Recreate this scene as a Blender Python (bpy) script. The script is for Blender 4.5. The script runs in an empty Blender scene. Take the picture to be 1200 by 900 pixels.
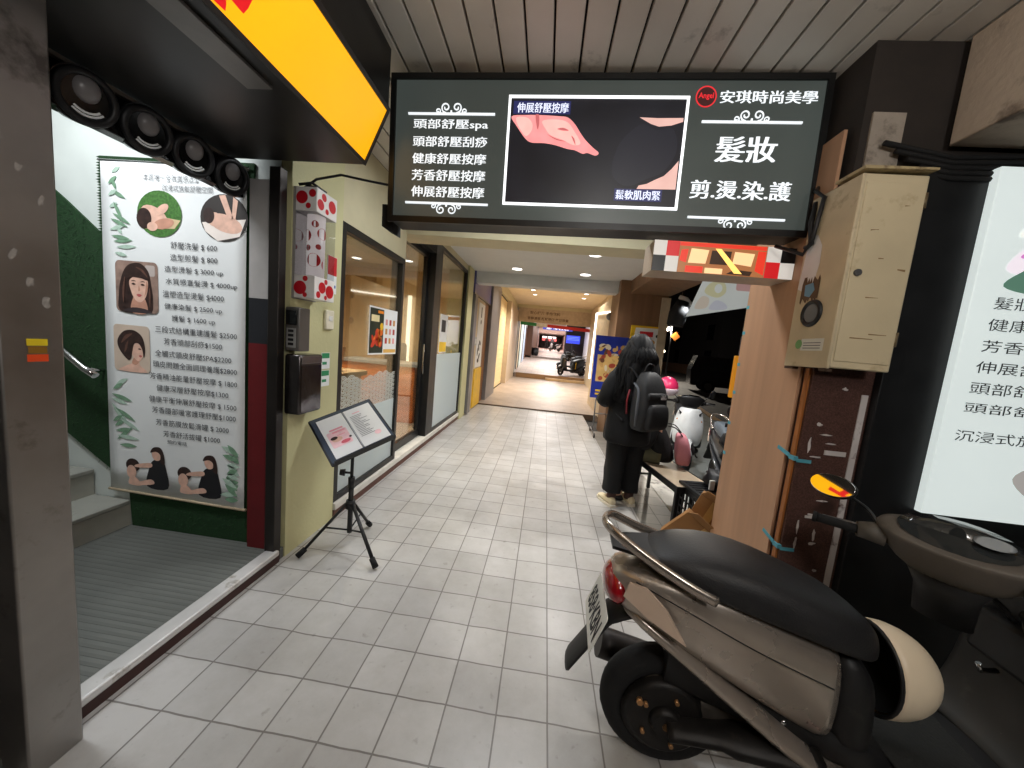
import bpy, bmesh, math, random
from mathutils import Vector, Matrix, noise
random.seed(7)
S = bpy.context.scene
COL = S.collection
R = math.radians
V = Vector

# ------------------------------------------------------------------ camera
def set_camera():
    yaw, pit, rol, f = -0.0872, -0.1108, 0.0925, 408.0
    fw = V((math.sin(yaw)*math.cos(pit), math.cos(yaw)*math.cos(pit), math.sin(pit)))
    r = V((math.cos(yaw), -math.sin(yaw), 0)); u = r.cross(fw)
    r2 = r*math.cos(rol)+u*math.sin(rol); u2 = -r*math.sin(rol)+u*math.cos(rol)
    m = Matrix(((r2.x, u2.x, -fw.x, 0), (r2.y, u2.y, -fw.y, 0), (r2.z, u2.z, -fw.z, 1.5), (0, 0, 0, 1)))
    cd = bpy.data.cameras.new('camera'); cd.sensor_width = 36; cd.lens = f/1200*36
    cd.clip_start = 0.02; cd.clip_end = 400
    c = bpy.data.objects.new('camera', cd); COL.objects.link(c); c.matrix_world = m
    S.camera = c
set_camera()
# ------------------------------------------------------------------ night sky and exposure
w = bpy.data.worlds.new('World'); S.world = w; w.use_nodes = True
nt = w.node_tree; bg = nt.nodes['Background']
sky = nt.nodes.new('ShaderNodeTexSky'); sky.sky_type = 'NISHITA'; sky.sun_disc = False
sky.sun_elevation = R(-4); sky.sun_rotation = R(200)
nt.links.new(sky.outputs[0], bg.inputs[0]); bg.inputs[1].default_value = 0.05
S.view_settings.view_transform = 'Standard'; S.view_settings.look = 'None'
S.view_settings.exposure = 0.0; S.view_settings.gamma = 1.0
S.cycles.use_denoising = True
S.cycles.max_bounces = 6; S.cycles.diffuse_bounces = 3; S.cycles.glossy_bounces = 3
S.cycles.transparent_max_bounces = 12; S.cycles.sample_clamp_indirect = 4.0
S.cycles.caustics_reflective = False; S.cycles.caustics_refractive = False

def lamp(kind, loc, power, color=(1, 1, 1), size=0.1, size_y=None, rot=(0, 0, 0), spot=120, blend=0.8):
    ld = bpy.data.lights.new('lamp_light', kind); ld.energy = power; ld.color = color
    if kind == 'AREA':
        ld.size = size
        if size_y: ld.shape = 'RECTANGLE'; ld.size_y = size_y
    else:
        ld.shadow_soft_size = size
    if kind == 'SPOT': ld.spot_size = R(spot); ld.spot_blend = blend
    o = bpy.data.objects.new('lamp_light', ld); COL.objects.link(o); o.location = loc; o.rotation_euler = rot
    return o
NEUT = (1.0, 0.975, 0.945); WARM = (1.0, 0.87, 0.70); COOL = (0.93, 0.97, 1.0)
# ceiling lamps of the walkway: two under the slatted ceiling and an added fill; downlights are built below
lamp('POINT', (1.05, -.95, 2.4), 66, NEUT, .22)
lamp('POINT', (0.35, .22, 2.66), 17, NEUT, .15)  # added fill to lift the slats, no fixture stands here
lamp('AREA', (0.0, 2.75, 2.86), 34, COOL, 1.6, 0.25)

# ------------------------------------------------------------------ materials
def lin(c):
    return tuple(((x/255)/12.92 if x/255 <= .04045 else ((x/255+.055)/1.055)**2.4) for x in c)+(1.0,)
MC = {}
def mat(name, rgb, rough=.6, metal=0.0, var=.12, scale=6.0, bump=0.0, bscale=60.0, spec=.4, stain=None, coat=0.0):
    if name in MC: return MC[name]
    m = bpy.data.materials.new(name); m.use_nodes = True; n = m.node_tree; L = n.links
    b = n.nodes['Principled BSDF']; c = lin(rgb)
    b.inputs['Roughness'].default_value = rough; b.inputs['Metallic'].default_value = metal
    b.inputs['Specular IOR Level'].default_value = spec; b.inputs['Coat Weight'].default_value = coat
    tc = n.nodes.new('ShaderNodeTexCoord')
    nz = n.nodes.new('ShaderNodeTexNoise'); nz.inputs['Scale'].default_value = scale; nz.inputs['Detail'].default_value = 6
    L.new(tc.outputs['Object'], nz.inputs['Vector'])
    rp = n.nodes.new('ShaderNodeValToRGB')
    rp.color_ramp.elements[0].position = .3; rp.color_ramp.elements[1].position = .7
    rp.color_ramp.elements[0].color = tuple(x*(1-var) for x in c[:3])+(1,)
    rp.color_ramp.elements[1].color = tuple(min(1, x*(1+var)) for x in c[:3])+(1,)
    L.new(nz.outputs['Fac'], rp.inputs['Fac']); out = rp.outputs[0]
    if stain:
        n2 = n.nodes.new('ShaderNodeTexNoise'); n2.inputs['Scale'].default_value = stain[1]; n2.inputs['Detail'].default_value = 8
        n2.inputs['Roughness'].default_value = .65
        L.new(tc.outputs['Object'], n2.inputs['Vector'])
        r2 = n.nodes.new('ShaderNodeValToRGB'); r2.color_ramp.elements[0].position = stain[2]; r2.color_ramp.elements[1].position = stain[2]+.12
        r2.color_ramp.elements[0].color = (0, 0, 0, 1); r2.color_ramp.elements[1].color = (1, 1, 1, 1)
        mx = n.nodes.new('ShaderNodeMixRGB'); mx.inputs[2].default_value = lin(stain[0])
        L.new(n2.outputs['Fac'], r2.inputs['Fac']); L.new(r2.outputs[0], mx.inputs[0]); L.new(out, mx.inputs[1]); out = mx.outputs[0]
    L.new(out, b.inputs['Base Color'])
    rr = n.nodes.new('ShaderNodeMapRange'); rr.inputs[3].default_value = max(.03, rough*.8); rr.inputs[4].default_value = min(1, rough*1.25)
    L.new(nz.outputs['Fac'], rr.inputs[0]); L.new(rr.outputs[0], b.inputs['Roughness'])
    if bump:
        n3 = n.nodes.new('ShaderNodeTexNoise'); n3.inputs['Scale'].default_value = bscale; n3.inputs['Detail'].default_value = 4
        L.new(tc.outputs['Object'], n3.inputs['Vector'])
        bp = n.nodes.new('ShaderNodeBump'); bp.inputs['Strength'].default_value = bump; bp.inputs['Distance'].default_value = .01
        L.new(n3.outputs['Fac'], bp.inputs['Height']); L.new(bp.outputs[0], b.inputs['Normal'])
    MC[name] = m; return m
def emit(name, rgb, strength=1.0, var=0.0, scale=3.0):
    if name in MC: return MC[name]
    m = bpy.data.materials.new(name); m.use_nodes = True; n = m.node_tree; b = n.nodes['Principled BSDF']
    b.inputs['Base Color'].default_value = tuple(x*.6 for x in lin(rgb)[:3])+(1,); b.inputs['Roughness'].default_value = .35
    b.inputs['Emission Color'].default_value = lin(rgb); b.inputs['Emission Strength'].default_value = strength
    if var:
        tc = n.nodes.new('ShaderNodeTexCoord'); nz = n.nodes.new('ShaderNodeTexNoise'); nz.inputs['Scale'].default_value = scale
        n.links.new(tc.outputs['Object'], nz.inputs['Vector'])
        mr = n.nodes.new('ShaderNodeMapRange'); mr.inputs[1].default_value = .3; mr.inputs[2].default_value = .7
        mr.inputs[3].default_value = strength*(1-var); mr.inputs[4].default_value = strength*(1+var)
        n.links.new(nz.outputs['Fac'], mr.inputs[0]); n.links.new(mr.outputs[0], b.inputs['Emission Strength'])
    MC[name] = m; return m
def glass(name, tint=(255, 255, 255), refl=.1, film=0.0, rough=.02):
    if name in MC: return MC[name]
    m = bpy.data.materials.new(name); m.use_nodes = True; n = m.node_tree; n.nodes.clear(); L = n.links
    o = n.nodes.new('ShaderNodeOutputMaterial'); t = n.nodes.new('ShaderNodeBsdfTransparent'); t.inputs[0].default_value = lin(tint)
    g = n.nodes.new('ShaderNodeBsdfGlossy'); g.inputs['Roughness'].default_value = rough
    fr = n.nodes.new('ShaderNodeLayerWeight'); fr.inputs[0].default_value = .25
    mr = n.nodes.new('ShaderNodeMapRange'); mr.inputs[3].default_value = refl*.5; mr.inputs[4].default_value = min(1, refl*4)
    L.new(fr.outputs['Fresnel'], mr.inputs[0])
    mx = n.nodes.new('ShaderNodeMixShader'); L.new(mr.outputs[0], mx.inputs[0]); L.new(t.outputs[0], mx.inputs[1]); L.new(g.outputs[0], mx.inputs[2])
    last = mx
    if film:
        d = n.nodes.new('ShaderNodeBsdfDiffuse'); d.inputs[0].default_value = lin((222, 232, 236))
        tr = n.nodes.new('ShaderNodeBsdfTranslucent'); tr.inputs[0].default_value = lin((222, 232, 236))
        a = n.nodes.new('ShaderNodeMixShader'); a.inputs[0].default_value = .5; L.new(d.outputs[0], a.inputs[1]); L.new(tr.outputs[0], a.inputs[2])
        m2 = n.nodes.new('ShaderNodeMixShader'); m2.inputs[0].default_value = film; L.new(mx.outputs[0], m2.inputs[1]); L.new(a.outputs[0], m2.inputs[2]); last = m2
    L.new(last.outputs[0], o.inputs[0]); MC[name] = m; return m
def wood(name, rgb, rough=.5, axis='Z', dark=.25, scale=9.0):
    if name in MC: return MC[name]
    m = bpy.data.materials.new(name); m.use_nodes = True; n = m.node_tree; L = n.links; b = n.nodes['Principled BSDF']; c = lin(rgb)
    tc = n.nodes.new('ShaderNodeTexCoord'); mp = n.nodes.new('ShaderNodeMapping')
    mp.inputs['Scale'].default_value = {'Z': (1, 1, .06), 'X': (.06, 1, 1), 'Y': (1, .06, 1)}[axis]
    nz = n.nodes.new('ShaderNodeTexNoise'); nz.inputs['Scale'].default_value = scale; nz.inputs['Detail'].default_value = 8; nz.inputs['Distortion'].default_value = .4
    rp = n.nodes.new('ShaderNodeValToRGB'); rp.color_ramp.elements[0].position = .3; rp.color_ramp.elements[1].position = .7
    rp.color_ramp.elements[0].color = tuple(x*(1-dark) for x in c[:3])+(1,); rp.color_ramp.elements[1].color = tuple(min(1, x*(1+dark*.5)) for x in c[:3])+(1,)
    L.new(tc.outputs['Object'], mp.inputs[0]); L.new(mp.outputs[0], nz.inputs['Vector']); L.new(nz.outputs['Fac'], rp.inputs['Fac']); L.new(rp.outputs[0], b.inputs['Base Color'])
    b.inputs['Roughness'].default_value = rough; b.inputs['Specular IOR Level'].default_value = .35
    MC[name] = m; return m
def tiles(name, rgb, size, ox, oy, grout, mortar=.005, rough=.32, wav=.004, var=.08):
    m = bpy.data.materials.new(name); m.use_nodes = True; n = m.node_tree; L = n.links; b = n.nodes['Principled BSDF']
    tc = n.nodes.new('ShaderNodeTexCoord'); mp = n.nodes.new('ShaderNodeMapping'); mp.inputs['Location'].default_value = (-ox, -oy, 0)
    L.new(tc.outputs['Object'], mp.inputs[0])
    wn = n.nodes.new('ShaderNodeTexNoise'); wn.inputs['Scale'].default_value = 4.5; wn.inputs['Detail'].default_value = 3; L.new(tc.outputs['Object'], wn.inputs['Vector'])
    sb = n.nodes.new('ShaderNodeVectorMath'); sb.operation = 'SUBTRACT'; sb.inputs[1].default_value = (.5, .5, .5); L.new(wn.outputs['Color'], sb.inputs[0])
    sc = n.nodes.new('ShaderNodeVectorMath'); sc.operation = 'MULTIPLY'; sc.inputs[1].default_value = (wav, wav*4, 0); L.new(sb.outputs[0], sc.inputs[0])
    ad = n.nodes.new('ShaderNodeVectorMath'); ad.operation = 'ADD'; L.new(mp.outputs[0], ad.inputs[0]); L.new(sc.outputs[0], ad.inputs[1])
    br = n.nodes.new('ShaderNodeTexBrick'); br.offset = 0; br.squash = 1
    c = lin(rgb)
    br.inputs['Color1'].default_value = tuple(x*(1-var) for x in c[:3])+(1,); br.inputs['Color2'].default_value = tuple(min(1, x*(1+var)) for x in c[:3])+(1,)
    br.inputs['Mortar'].default_value = lin(grout); br.inputs['Scale'].default_value = 1.0; br.inputs['Mortar Size'].default_value = mortar
    br.inputs['Mortar Smooth'].default_value = .35; br.inputs['Brick Width'].default_value = size; br.inputs['Row Height'].default_value = size; br.inputs['Bias'].default_value = 0
    L.new(ad.outputs[0], br.inputs['Vector'])
    n2 = n.nodes.new('ShaderNodeTexNoise'); n2.inputs['Scale'].default_value = 1.6; n2.inputs['Detail'].default_value = 9; n2.inputs['Roughness'].default_value = .7; L.new(tc.outputs['Object'], n2.inputs['Vector'])
    r2 = n.nodes.new('ShaderNodeValToRGB'); r2.color_ramp.elements[0].position = .3; r2.color_ramp.elements[1].position = .62
    r2.color_ramp.elements[0].color = (.64, .62, .58, 1); r2.color_ramp.elements[1].color = (1, 1, 1, 1); L.new(n2.outputs['Fac'], r2.inputs['Fac'])
    mx = n.nodes.new('ShaderNodeMixRGB'); mx.blend_type = 'MULTIPLY'; mx.inputs[0].default_value = .75
    L.new(br.outputs['Color'], mx.inputs[1]); L.new(r2.outputs[0], mx.inputs[2])
    n4 = n.nodes.new('ShaderNodeTexNoise'); n4.inputs['Scale'].default_value = 22; n4.inputs['Detail'].default_value = 6; L.new(tc.outputs['Object'], n4.inputs['Vector'])
    r4 = n.nodes.new('ShaderNodeValToRGB'); r4.color_ramp.elements[0].position = .22; r4.color_ramp.elements[1].position = .36
    r4.color_ramp.elements[0].color = (.6, .58, .55, 1); r4.color_ramp.elements[1].color = (1, 1, 1, 1); L.new(n4.outputs['Fac'], r4.inputs['Fac'])
    m4 = n.nodes.new('ShaderNodeMixRGB'); m4.blend_type = 'MULTIPLY'; m4.inputs[0].default_value = .8; L.new(mx.outputs[0], m4.inputs[1]); L.new(r4.outputs[0], m4.inputs[2])
    L.new(m4.outputs[0], b.inputs['Base Color'])
    mr = n.nodes.new('ShaderNodeMapRange'); mr.inputs[3].default_value = rough*1.5; mr.inputs[4].default_value = rough*.8; L.new(n2.outputs['Fac'], mr.inputs[0]); L.new(mr.outputs[0], b.inputs['Roughness'])
    bp = n.nodes.new('ShaderNodeBump'); bp.inputs['Strength'].default_value = .35; bp.inputs['Distance'].default_value = .004; bp.invert = True
    L.new(br.outputs['Fac'], bp.inputs['Height']); L.new(bp.outputs[0], b.inputs['Normal'])
    b.inputs['Specular IOR Level'].default_value = .45
    return m

BLACK = mat('black plastic', (26, 26, 28), .45); MATTE = mat('matte black', (17, 17, 18), .8); FRAME = mat('black aluminium', (24, 24, 25), .4)
WHITE = mat('white paint', (225, 224, 220), .5, var=.05); PAPER = mat('white paper', (236, 238, 238), .5, var=.03, scale=3)
INK = mat('dark ink', (38, 38, 44), .6); STEEL = mat('brushed steel', (150, 146, 142), .38, .85, .15, 5, stain=((96, 92, 88), 4, .56))
RUBBER = mat('tyre rubber', (22, 22, 23), .85, bump=.2); CHROME = mat('chrome', (200, 200, 200), .15, 1)
CREAM = mat('cream painted wall', (206, 197, 164), .7, var=.05, bump=.08, bscale=90)
DARKMETAL = mat('dark soffit metal', (58, 56, 54), .32, .6, .2, 4)
SKIN = mat('skin', (214, 164, 136), .55, var=.04)
REDC = mat('red print', (196, 34, 44), .5, var=.03); PINKC = mat('pink print', (242, 200, 206), .5, var=.1, scale=30)

# ------------------------------------------------------------------ mesh building
WM = {}
class MB:
    def __init__(s): s.bm = bmesh.new(); s.M = Matrix(); s.mi = 0
    def _f(s, vs, smooth=False):
        try: f = s.bm.faces.new(vs)
        except ValueError: return None
        f.material_index = s.mi; f.smooth = smooth; return f
    def v(s, p): return s.bm.verts.new(s.M @ V(p))
    def bx(s, x0, x1, y0, y1, z0, z1, bev=0, seg=2):
        vs = [s.v(p) for p in ((x0, y0, z0), (x1, y0, z0), (x1, y1, z0), (x0, y1, z0), (x0, y0, z1), (x1, y0, z1), (x1, y1, z1), (x0, y1, z1))]
        fs = [s._f([vs[i] for i in q]) for q in ((3, 2, 1, 0), (4, 5, 6, 7), (0, 1, 5, 4), (1, 2, 6, 5), (2, 3, 7, 6), (3, 0, 4, 7))]
        if bev:
            es = list({e for f in fs for e in f.edges})
            r = bmesh.ops.bevel(s.bm, geom=es, offset=bev, segments=seg, affect='EDGES', profile=.5)
            for f in r['faces']: f.material_index = s.mi; f.smooth = True
        return s
    def loft(s, rings, close=True, cap=True, smooth=True):
        rv = [[s.v(p) for p in r] for r in rings]; n = len(rv[0])
        for a, b in zip(rv, rv[1:]):
            for i in range(n if close else n-1):
                j = (i+1) % n; s._f((a[i], a[j], b[j], b[i]), smooth)
        if cap and close: s._f(list(reversed(rv[0]))); s._f(rv[-1])
        return s
    def tube(s, pts, r, seg=8, smooth=True, flat=1.0):
        pts = [V(p) for p in pts]; rs = r if isinstance(r, (list, tuple)) else [r]*len(pts); rings = []; up = None
        for i, p in enumerate(pts):
            d = (pts[min(i+1, len(pts)-1)]-pts[max(i-1, 0)]).normalized()
            if up is None: up = d.orthogonal().normalized() if abs(d.z) > .95 else d.cross(V((0, 0, 1))).normalized()
            a = (up-d*up.dot(d)).normalized(); b = d.cross(a); up = a
            rings.append([p+a*rs[i]*math.cos(2*math.pi*k/seg)+b*rs[i]*flat*math.sin(2*math.pi*k/seg) for k in range(seg)])
        return s.loft(rings, smooth=smooth)
    def cyl(s, p0, p1, r0, r1=None, seg=20): return s.tube([p0, p1], [r0, r0 if r1 is None else r1], seg)
    def ell(s, c, r, seg=16, rg=10, z0=-1, z1=1, cap=True):
        c = V(c); rx, ry, rz = (r, r, r) if not isinstance(r, (tuple, list)) else r; rings = []
        a0, a1 = math.asin(max(-1, z0)), math.asin(min(1, z1)); a0 += .04 if z0 <= -1 else 0; a1 -= .04 if z1 >= 1 else 0
        for i in range(rg+1):
            a = a0+(a1-a0)*i/rg; q = math.cos(a)
            rings.append([c+V((rx*q*math.cos(2*math.pi*k/seg), ry*q*math.sin(2*math.pi*k/seg), rz*math.sin(a))) for k in range(seg)])
        if not cap:
            s.loft(rings, cap=False)
            return s
        return s.loft(rings)
    def prism(s, pts, o, u, v, d, smooth=False):     # outline pts in plane (o,u,v), pushed along d
        o, u, v, d = V(o), V(u), V(v), V(d)
        a = [s.v(o+u*x+v*y) for x, y in pts]; b = [s.v(o+u*x+v*y+d) for x, y in pts]; n = len(pts)
        s._f(list(reversed(a))); s._f(b)
        for i in range(n): s._f((a[i], a[(i+1) % n], b[(i+1) % n], b[i]), smooth)
        return s
    def torus(s, c, ax, Rr, r, seg=32, sub=8, a0=0, a1=2*math.pi):
        ax = V(ax).normalized(); e = ax.orthogonal().normalized(); g = ax.cross(e); c = V(c); full = abs(a1-a0-2*math.pi) < 1e-4
        rings = []
        for i in range(seg+(0 if full else 1)):
            t = a0+(a1-a0)*i/seg; d = e*math.cos(t)+g*math.sin(t)
            rings.append([c+d*(Rr+r*math.cos(2*math.pi*k/sub))+ax*r*math.sin(2*math.pi*k/sub) for k in range(sub)])
        if full: rings.append(rings[0])
        return s.loft(rings, cap=not full)
    def flat(s, pts, o, u, v):
        o, u, v = V(o), V(u), V(v); s._f([s.v(o+u*x+v*y) for x, y in pts]); return s
    def build(s, name, mats, parent=None, solidify=0, sub=0):
        me = bpy.data.meshes.new(name)
        bmesh.ops.remove_doubles(s.bm, verts=s.bm.verts, dist=1e-6) if sub else None
        s.bm.normal_update(); s.bm.to_mesh(me); s.bm.free()
        for m in (mats if isinstance(mats, (list, tuple)) else [mats]): me.materials.append(m)
        o = bpy.data.objects.new(name, me); COL.objects.link(o)
        if parent is not None:
            o.parent = parent; P = WM.get(parent, Matrix()); WM[o] = P; me.transform(P.inverted())
        if solidify:
            md = o.modifiers.new('thick', 'SOLIDIFY'); md.thickness = solidify
        if sub:
            md = o.modifiers.new('smooth', 'SUBSURF'); md.levels = sub; md.render_levels = sub
        return o
def tag(o, label, cat, group=None):
    o['label'] = label; o['category'] = cat
    if group: o['group'] = group
    return o
def thing(name, label, cat, loc=(0, 0, 0), rz=0.0, group=None):
    o = bpy.data.objects.new(name, None); COL.objects.link(o); o.empty_display_size = .1
    o.location = loc; o.rotation_euler = (0, 0, rz)
    WM[o] = Matrix.Translation(V(loc)) @ Matrix.Rotation(rz, 4, 'Z')
    return tag(o, label, cat, group)
def struct(name, mb, m): o = mb.build(name, m); o['kind'] = 'structure'; return o
def copy_tree(o, parent=None):
    c = o.copy(); COL.objects.link(c)
    if parent: c.parent = parent
    for ch in list(o.children): copy_tree(ch, c)
    return c
def rrect(x0, y0, x1, y1, r, n=5):
    pts = []
    for cx, cy, a in ((x1-r, y0+r, -90), (x1-r, y1-r, 0), (x0+r, y1-r, 90), (x0+r, y0+r, 180)):
        pts += [(cx+r*math.cos(R(a+90*i/n)), cy+r*math.sin(R(a+90*i/n))) for i in range(n+1)]
    return pts
def circ(cx, cy, rx, ry=None, n=20, rot=0):
    ry = rx if ry is None else ry; c, s_ = math.cos(rot), math.sin(rot)
    return [(cx+rx*math.cos(t)*c-ry*math.sin(t)*s_, cy+rx*math.cos(t)*s_+ry*math.sin(t)*c) for t in [2*math.pi*i/n for i in range(n)]]
def rect(x0, y0, x1, y1): return [(x0, y0), (x1, y0), (x1, y1), (x0, y1)]
class Face:                                    # a printed plane: origin, right, up; layers sit 0.8 mm apart
    def __init__(s, o, u, v): s.o = V(o); s.u = V(u).normalized(); s.v = V(v).normalized(); s.n = s.u.cross(s.v)
    def at(s, layer): return s.o+s.n*(.00045*layer)
    def art(s, name, shapes, parent):          # shapes: (material, outline, layer)
        mb = MB(); ms = []
        for m, pts, ly in shapes:
            if m not in ms: ms.append(m)
            mb.mi = ms.index(m); mb.flat(pts, s.at(ly), s.u, s.v)
        return mb.build(name, ms, parent)
def text_mesh(body, bold=0.0, res=2):
    c = bpy.data.curves.new('writing', 'FONT'); c.body = body; c.size = 1; c.resolution_u = res; c.offset = bold
    o = bpy.data.objects.new('writing', c); COL.objects.link(o)
    me = bpy.data.meshes.new_from_object(o.evaluated_get(bpy.context.evaluated_depsgraph_get()))
    bpy.data.objects.remove(o); bpy.data.curves.remove(c); return me
def write(face, body, x0, x1, y0, y1, m, parent, layer=4, bold=.0, heavy=0.0, shear=0.0, name='lettering'):
    """fit a line of writing into the box x0..x1, y0..y1 of a face"""
    me = text_mesh(body, bold)
    xs = [v.co.x for v in me.vertices]; ys = [v.co.y for v in me.vertices]
    a, b, c, d = min(xs), max(xs), min(ys), max(ys)
    sx, sy = (x1-x0)/max(b-a, 1e-4), (y1-y0)/max(d-c, 1e-4)
    mb = MB(); reps = [0] if not heavy else [-heavy, 0, heavy]
    for k, hx in enumerate(reps):
        base = face.at(layer)+face.n*(.0003*k)
        vs = []
        for v in me.vertices:
            X = x0+(v.co.x-a)*sx+hx*sy; Y = y0+(v.co.y-c)*sy
            vs.append(mb.bm.verts.new(base+face.u*(X+shear*(Y-y0))+face.v*Y))
        for p in me.polygons:
            mb._f([vs[i] for i in p.vertices])
    bpy.data.meshes.remove(me)
    return mb.build(name, m, parent)
def smooth_path(pts, n=6):
    pts = [V(p) for p in pts]; out = []
    for i in range(len(pts)-1):
        p0, p1, p2, p3 = pts[max(i-1, 0)], pts[i], pts[i+1], pts[min(i+2, len(pts)-1)]
        for k in range(n):
            t = k/n; out.append(.5*((2*p1)+(p2-p0)*t+(2*p0-5*p1+4*p2-p3)*t*t+(3*p1-p0-3*p2+p3)*t**3))
    return out+[pts[-1]]
def smooth_poly(p, n=5):
    out = []; m = len(p)
    for i in range(m):
        a, b, c, d = (V((*p[(i+k) % m], 0)) for k in (-1, 0, 1, 2))
        for k in range(n):
            t = k/n; q = .5*((2*b)+(c-a)*t+(2*a-5*b+4*c-d)*t*t+(3*b-a-3*c+d)*t**3); out.append((q.x, q.y))
    return out
def leaf(x, y, l, w_, a, n=6):
    c, s_ = math.cos(a), math.sin(a); up = [(l*i/n, w_*math.sin(math.pi*i/n)) for i in range(n+1)]; dn = [(l*i/n, -w_*math.sin(math.pi*i/n)) for i in range(n-1, 0, -1)]
    return [(x+p*c-q*s_, y+p*s_+q*c) for p, q in up+dn]
def wall(name, label, cat, b, m, bev=0, group=None):
    o = MB().bx(*b, bev=bev).build(name, m); return tag(o, label, cat, group)

# ================================================================== ground
struct('road', MB().bx(-60, 90, -40, 130, -.5, -.12), mat('asphalt', (66, 64, 63), .75, var=.2, scale=3, bump=.3, bscale=150, stain=((44, 44, 45), 1.2, .52)))
TILE = tiles('grey floor tiles', (182, 180, 178), .2101, .159, 1.2645, (122, 118, 114), .004, .27)
struct('pavement', MB().bx(-1.56, 1.02, -2.0, 8.3, -.14, 0), TILE)
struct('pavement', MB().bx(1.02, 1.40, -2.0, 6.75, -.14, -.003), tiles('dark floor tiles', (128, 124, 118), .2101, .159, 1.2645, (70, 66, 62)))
struct('kerb', MB().bx(1.40, 1.62, -2.0, 16, -.14, .005, .01), mat('pale kerb', (196, 192, 184), .7, stain=((120, 116, 110), 5, .55)))
pp = MB(); pp.prism([(1.62, -2), (2.35, -2), (6.0, 16), (1.62, 16)], (0, 0, -.14), (1, 0, 0), (0, 1, 0), (0, 0, .11))
struct('parking_pavement', pp, mat('parking concrete', (138, 142, 138), .75, var=.12, scale=2.5, stain=((86, 88, 84), 1.7, .56), bump=.15))
kl = MB(); kl.prism([(2.36, -2), (2.54, -2), (6.19, 16), (6.01, 16)], (0, 0, -.14), (1, 0, 0), (0, 1, 0), (0, 0, .125))
struct('kerb_line', kl, mat('yellow kerb paint', (196, 142, 52), .7, stain=((110, 96, 70), 6, .55)))
lm = MB()
for x0, y0, x1, y1 in ((8.0, 9, 11.5, 21), (12, 8, 17, 24)):
    d = V((x1-x0, y1-y0, 0)).normalized(); n_ = V((d.y, -d.x, 0))*.07
    for k in range(3):
        a = V((x0, y0, -.115))+d*(k*4.5); b = a+d*2.2; lm._f([lm.v(a-n_), lm.v(a+n_), lm.v(b+n_), lm.v(b-n_)])
struct('lane_marking', lm, mat('lane paint', (200, 198, 190), .7, stain=((110, 108, 104), 8, .55)))
BROWN = tiles('brown floor tiles', (164, 146, 130), .3, 0, 0, (150, 132, 114), .004, .35, .001, .05)
struct('floor', MB().bx(-1.56, 1.9, 8.3, 16.5, -.14, .03), BROWN)
struct('floor_edge', MB().bx(-1.56, 1.3, 8.27, 8.3, -.1, .026), mat('dark tile edge', (92, 76, 62), .6))
fl4 = MB(); fl4.prism([(16.5, -.14), (24, -.14), (24, .78), (16.5, .24)], (-1.4, 0, 0), (0, 1, 0), (0, 0, 1), (4.0, 0, 0))
struct('floor', fl4, tiles('pink floor tiles', (196, 178, 168), .3, 0, 0, (150, 136, 130), .005, .4, .001, .05))
fl5 = MB(); fl5.prism([(24, -.14), (70, -.14), (70, 1.75), (24, .9)], (-1.4, 0, 0), (0, 1, 0), (0, 0, 1), (4.6, 0, 0))
struct('floor', fl5, tiles('far floor tiles', (190, 168, 158), .3, 0, 0, (140, 124, 116), .005, .4, .001, .05))
st = MB(); st.bx(-1.3, 2.5, 16.44, 16.5, .03, .25); struct('step', st, wood('tan step edge', (150, 118, 84), .6, 'X'))
struct('step', MB().bx(.1, 2.2, 16.1, 16.43, .03, .14, .01), mat('tan ramp step', (188, 158, 118), .6))

# ================================================================== ceilings
cs = MB(); x = -1.56; SL = .132
while x < 1.75:
    cs.bx(x+.005, min(x+SL-.005, 1.8), -2.2, 3.9, 2.93, 2.96, .004, 1); x += SL
struct('slat_ceiling', cs, mat('ceiling slats', (204, 196, 184), .38, var=.1, scale=2, stain=((116, 106, 96), 3, .6)))
struct('ceiling_backing', MB().bx(-1.9, 2.6, -2.2, 3.9, 2.965, 3.05), MATTE)
WCEIL = mat('white ceiling', (218, 218, 214), .7, var=.03)
struct('ceiling', MB().bx(-1.9, 2.2, 3.96, 7.2, 2.87, 3.0), WCEIL)
struct('ceiling', MB().bx(-1.9, 2.4, 7.2, 16.7, 3.42, 3.55), mat('warm ceiling', (228, 212, 182), .6, var=.05))
struct('ceiling', MB().bx(-1.6, 3.2, 16.7, 24, 3.3, 3.4), WCEIL)
struct('ceiling', MB().bx(-1.6, 3.4, 24, 70, 3.75, 3.85), WCEIL)

# ================================================================== beams and walls
wall('beam', 'cream beam crossing the walkway ceiling behind the big dark shop sign', 'beam', (-1.9, 1.62, 3.62, 3.96, 2.54, 2.925), CREAM)
wall('beam', 'white beam crossing the walkway where the grey floor tiles end', 'beam', (-1.9, 1.3, 6.9, 7.2, 2.655, 3.4), mat('white beam paint', (214, 216, 214), .7, var=.04))
wall('beam', 'dirty pale concrete beam high above the scooter at the right', 'beam', (1.60, 1.95, -2.2, 1.74, 2.5, 2.925),
     mat('dirty concrete', (190, 174, 156), .8, var=.1, scale=4, bump=.25, bscale=30, stain=((120, 106, 94), 5, .58)), .006)
wall('bulkhead', 'cream bulkhead closing the far end of the warm ceiling', 'bulkhead', (-1.6, 2.4, 16.4, 16.7, 3.28, 3.42), CREAM)
TAN = mat('beige wall', (204, 186, 156), .7, var=.05)
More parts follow.
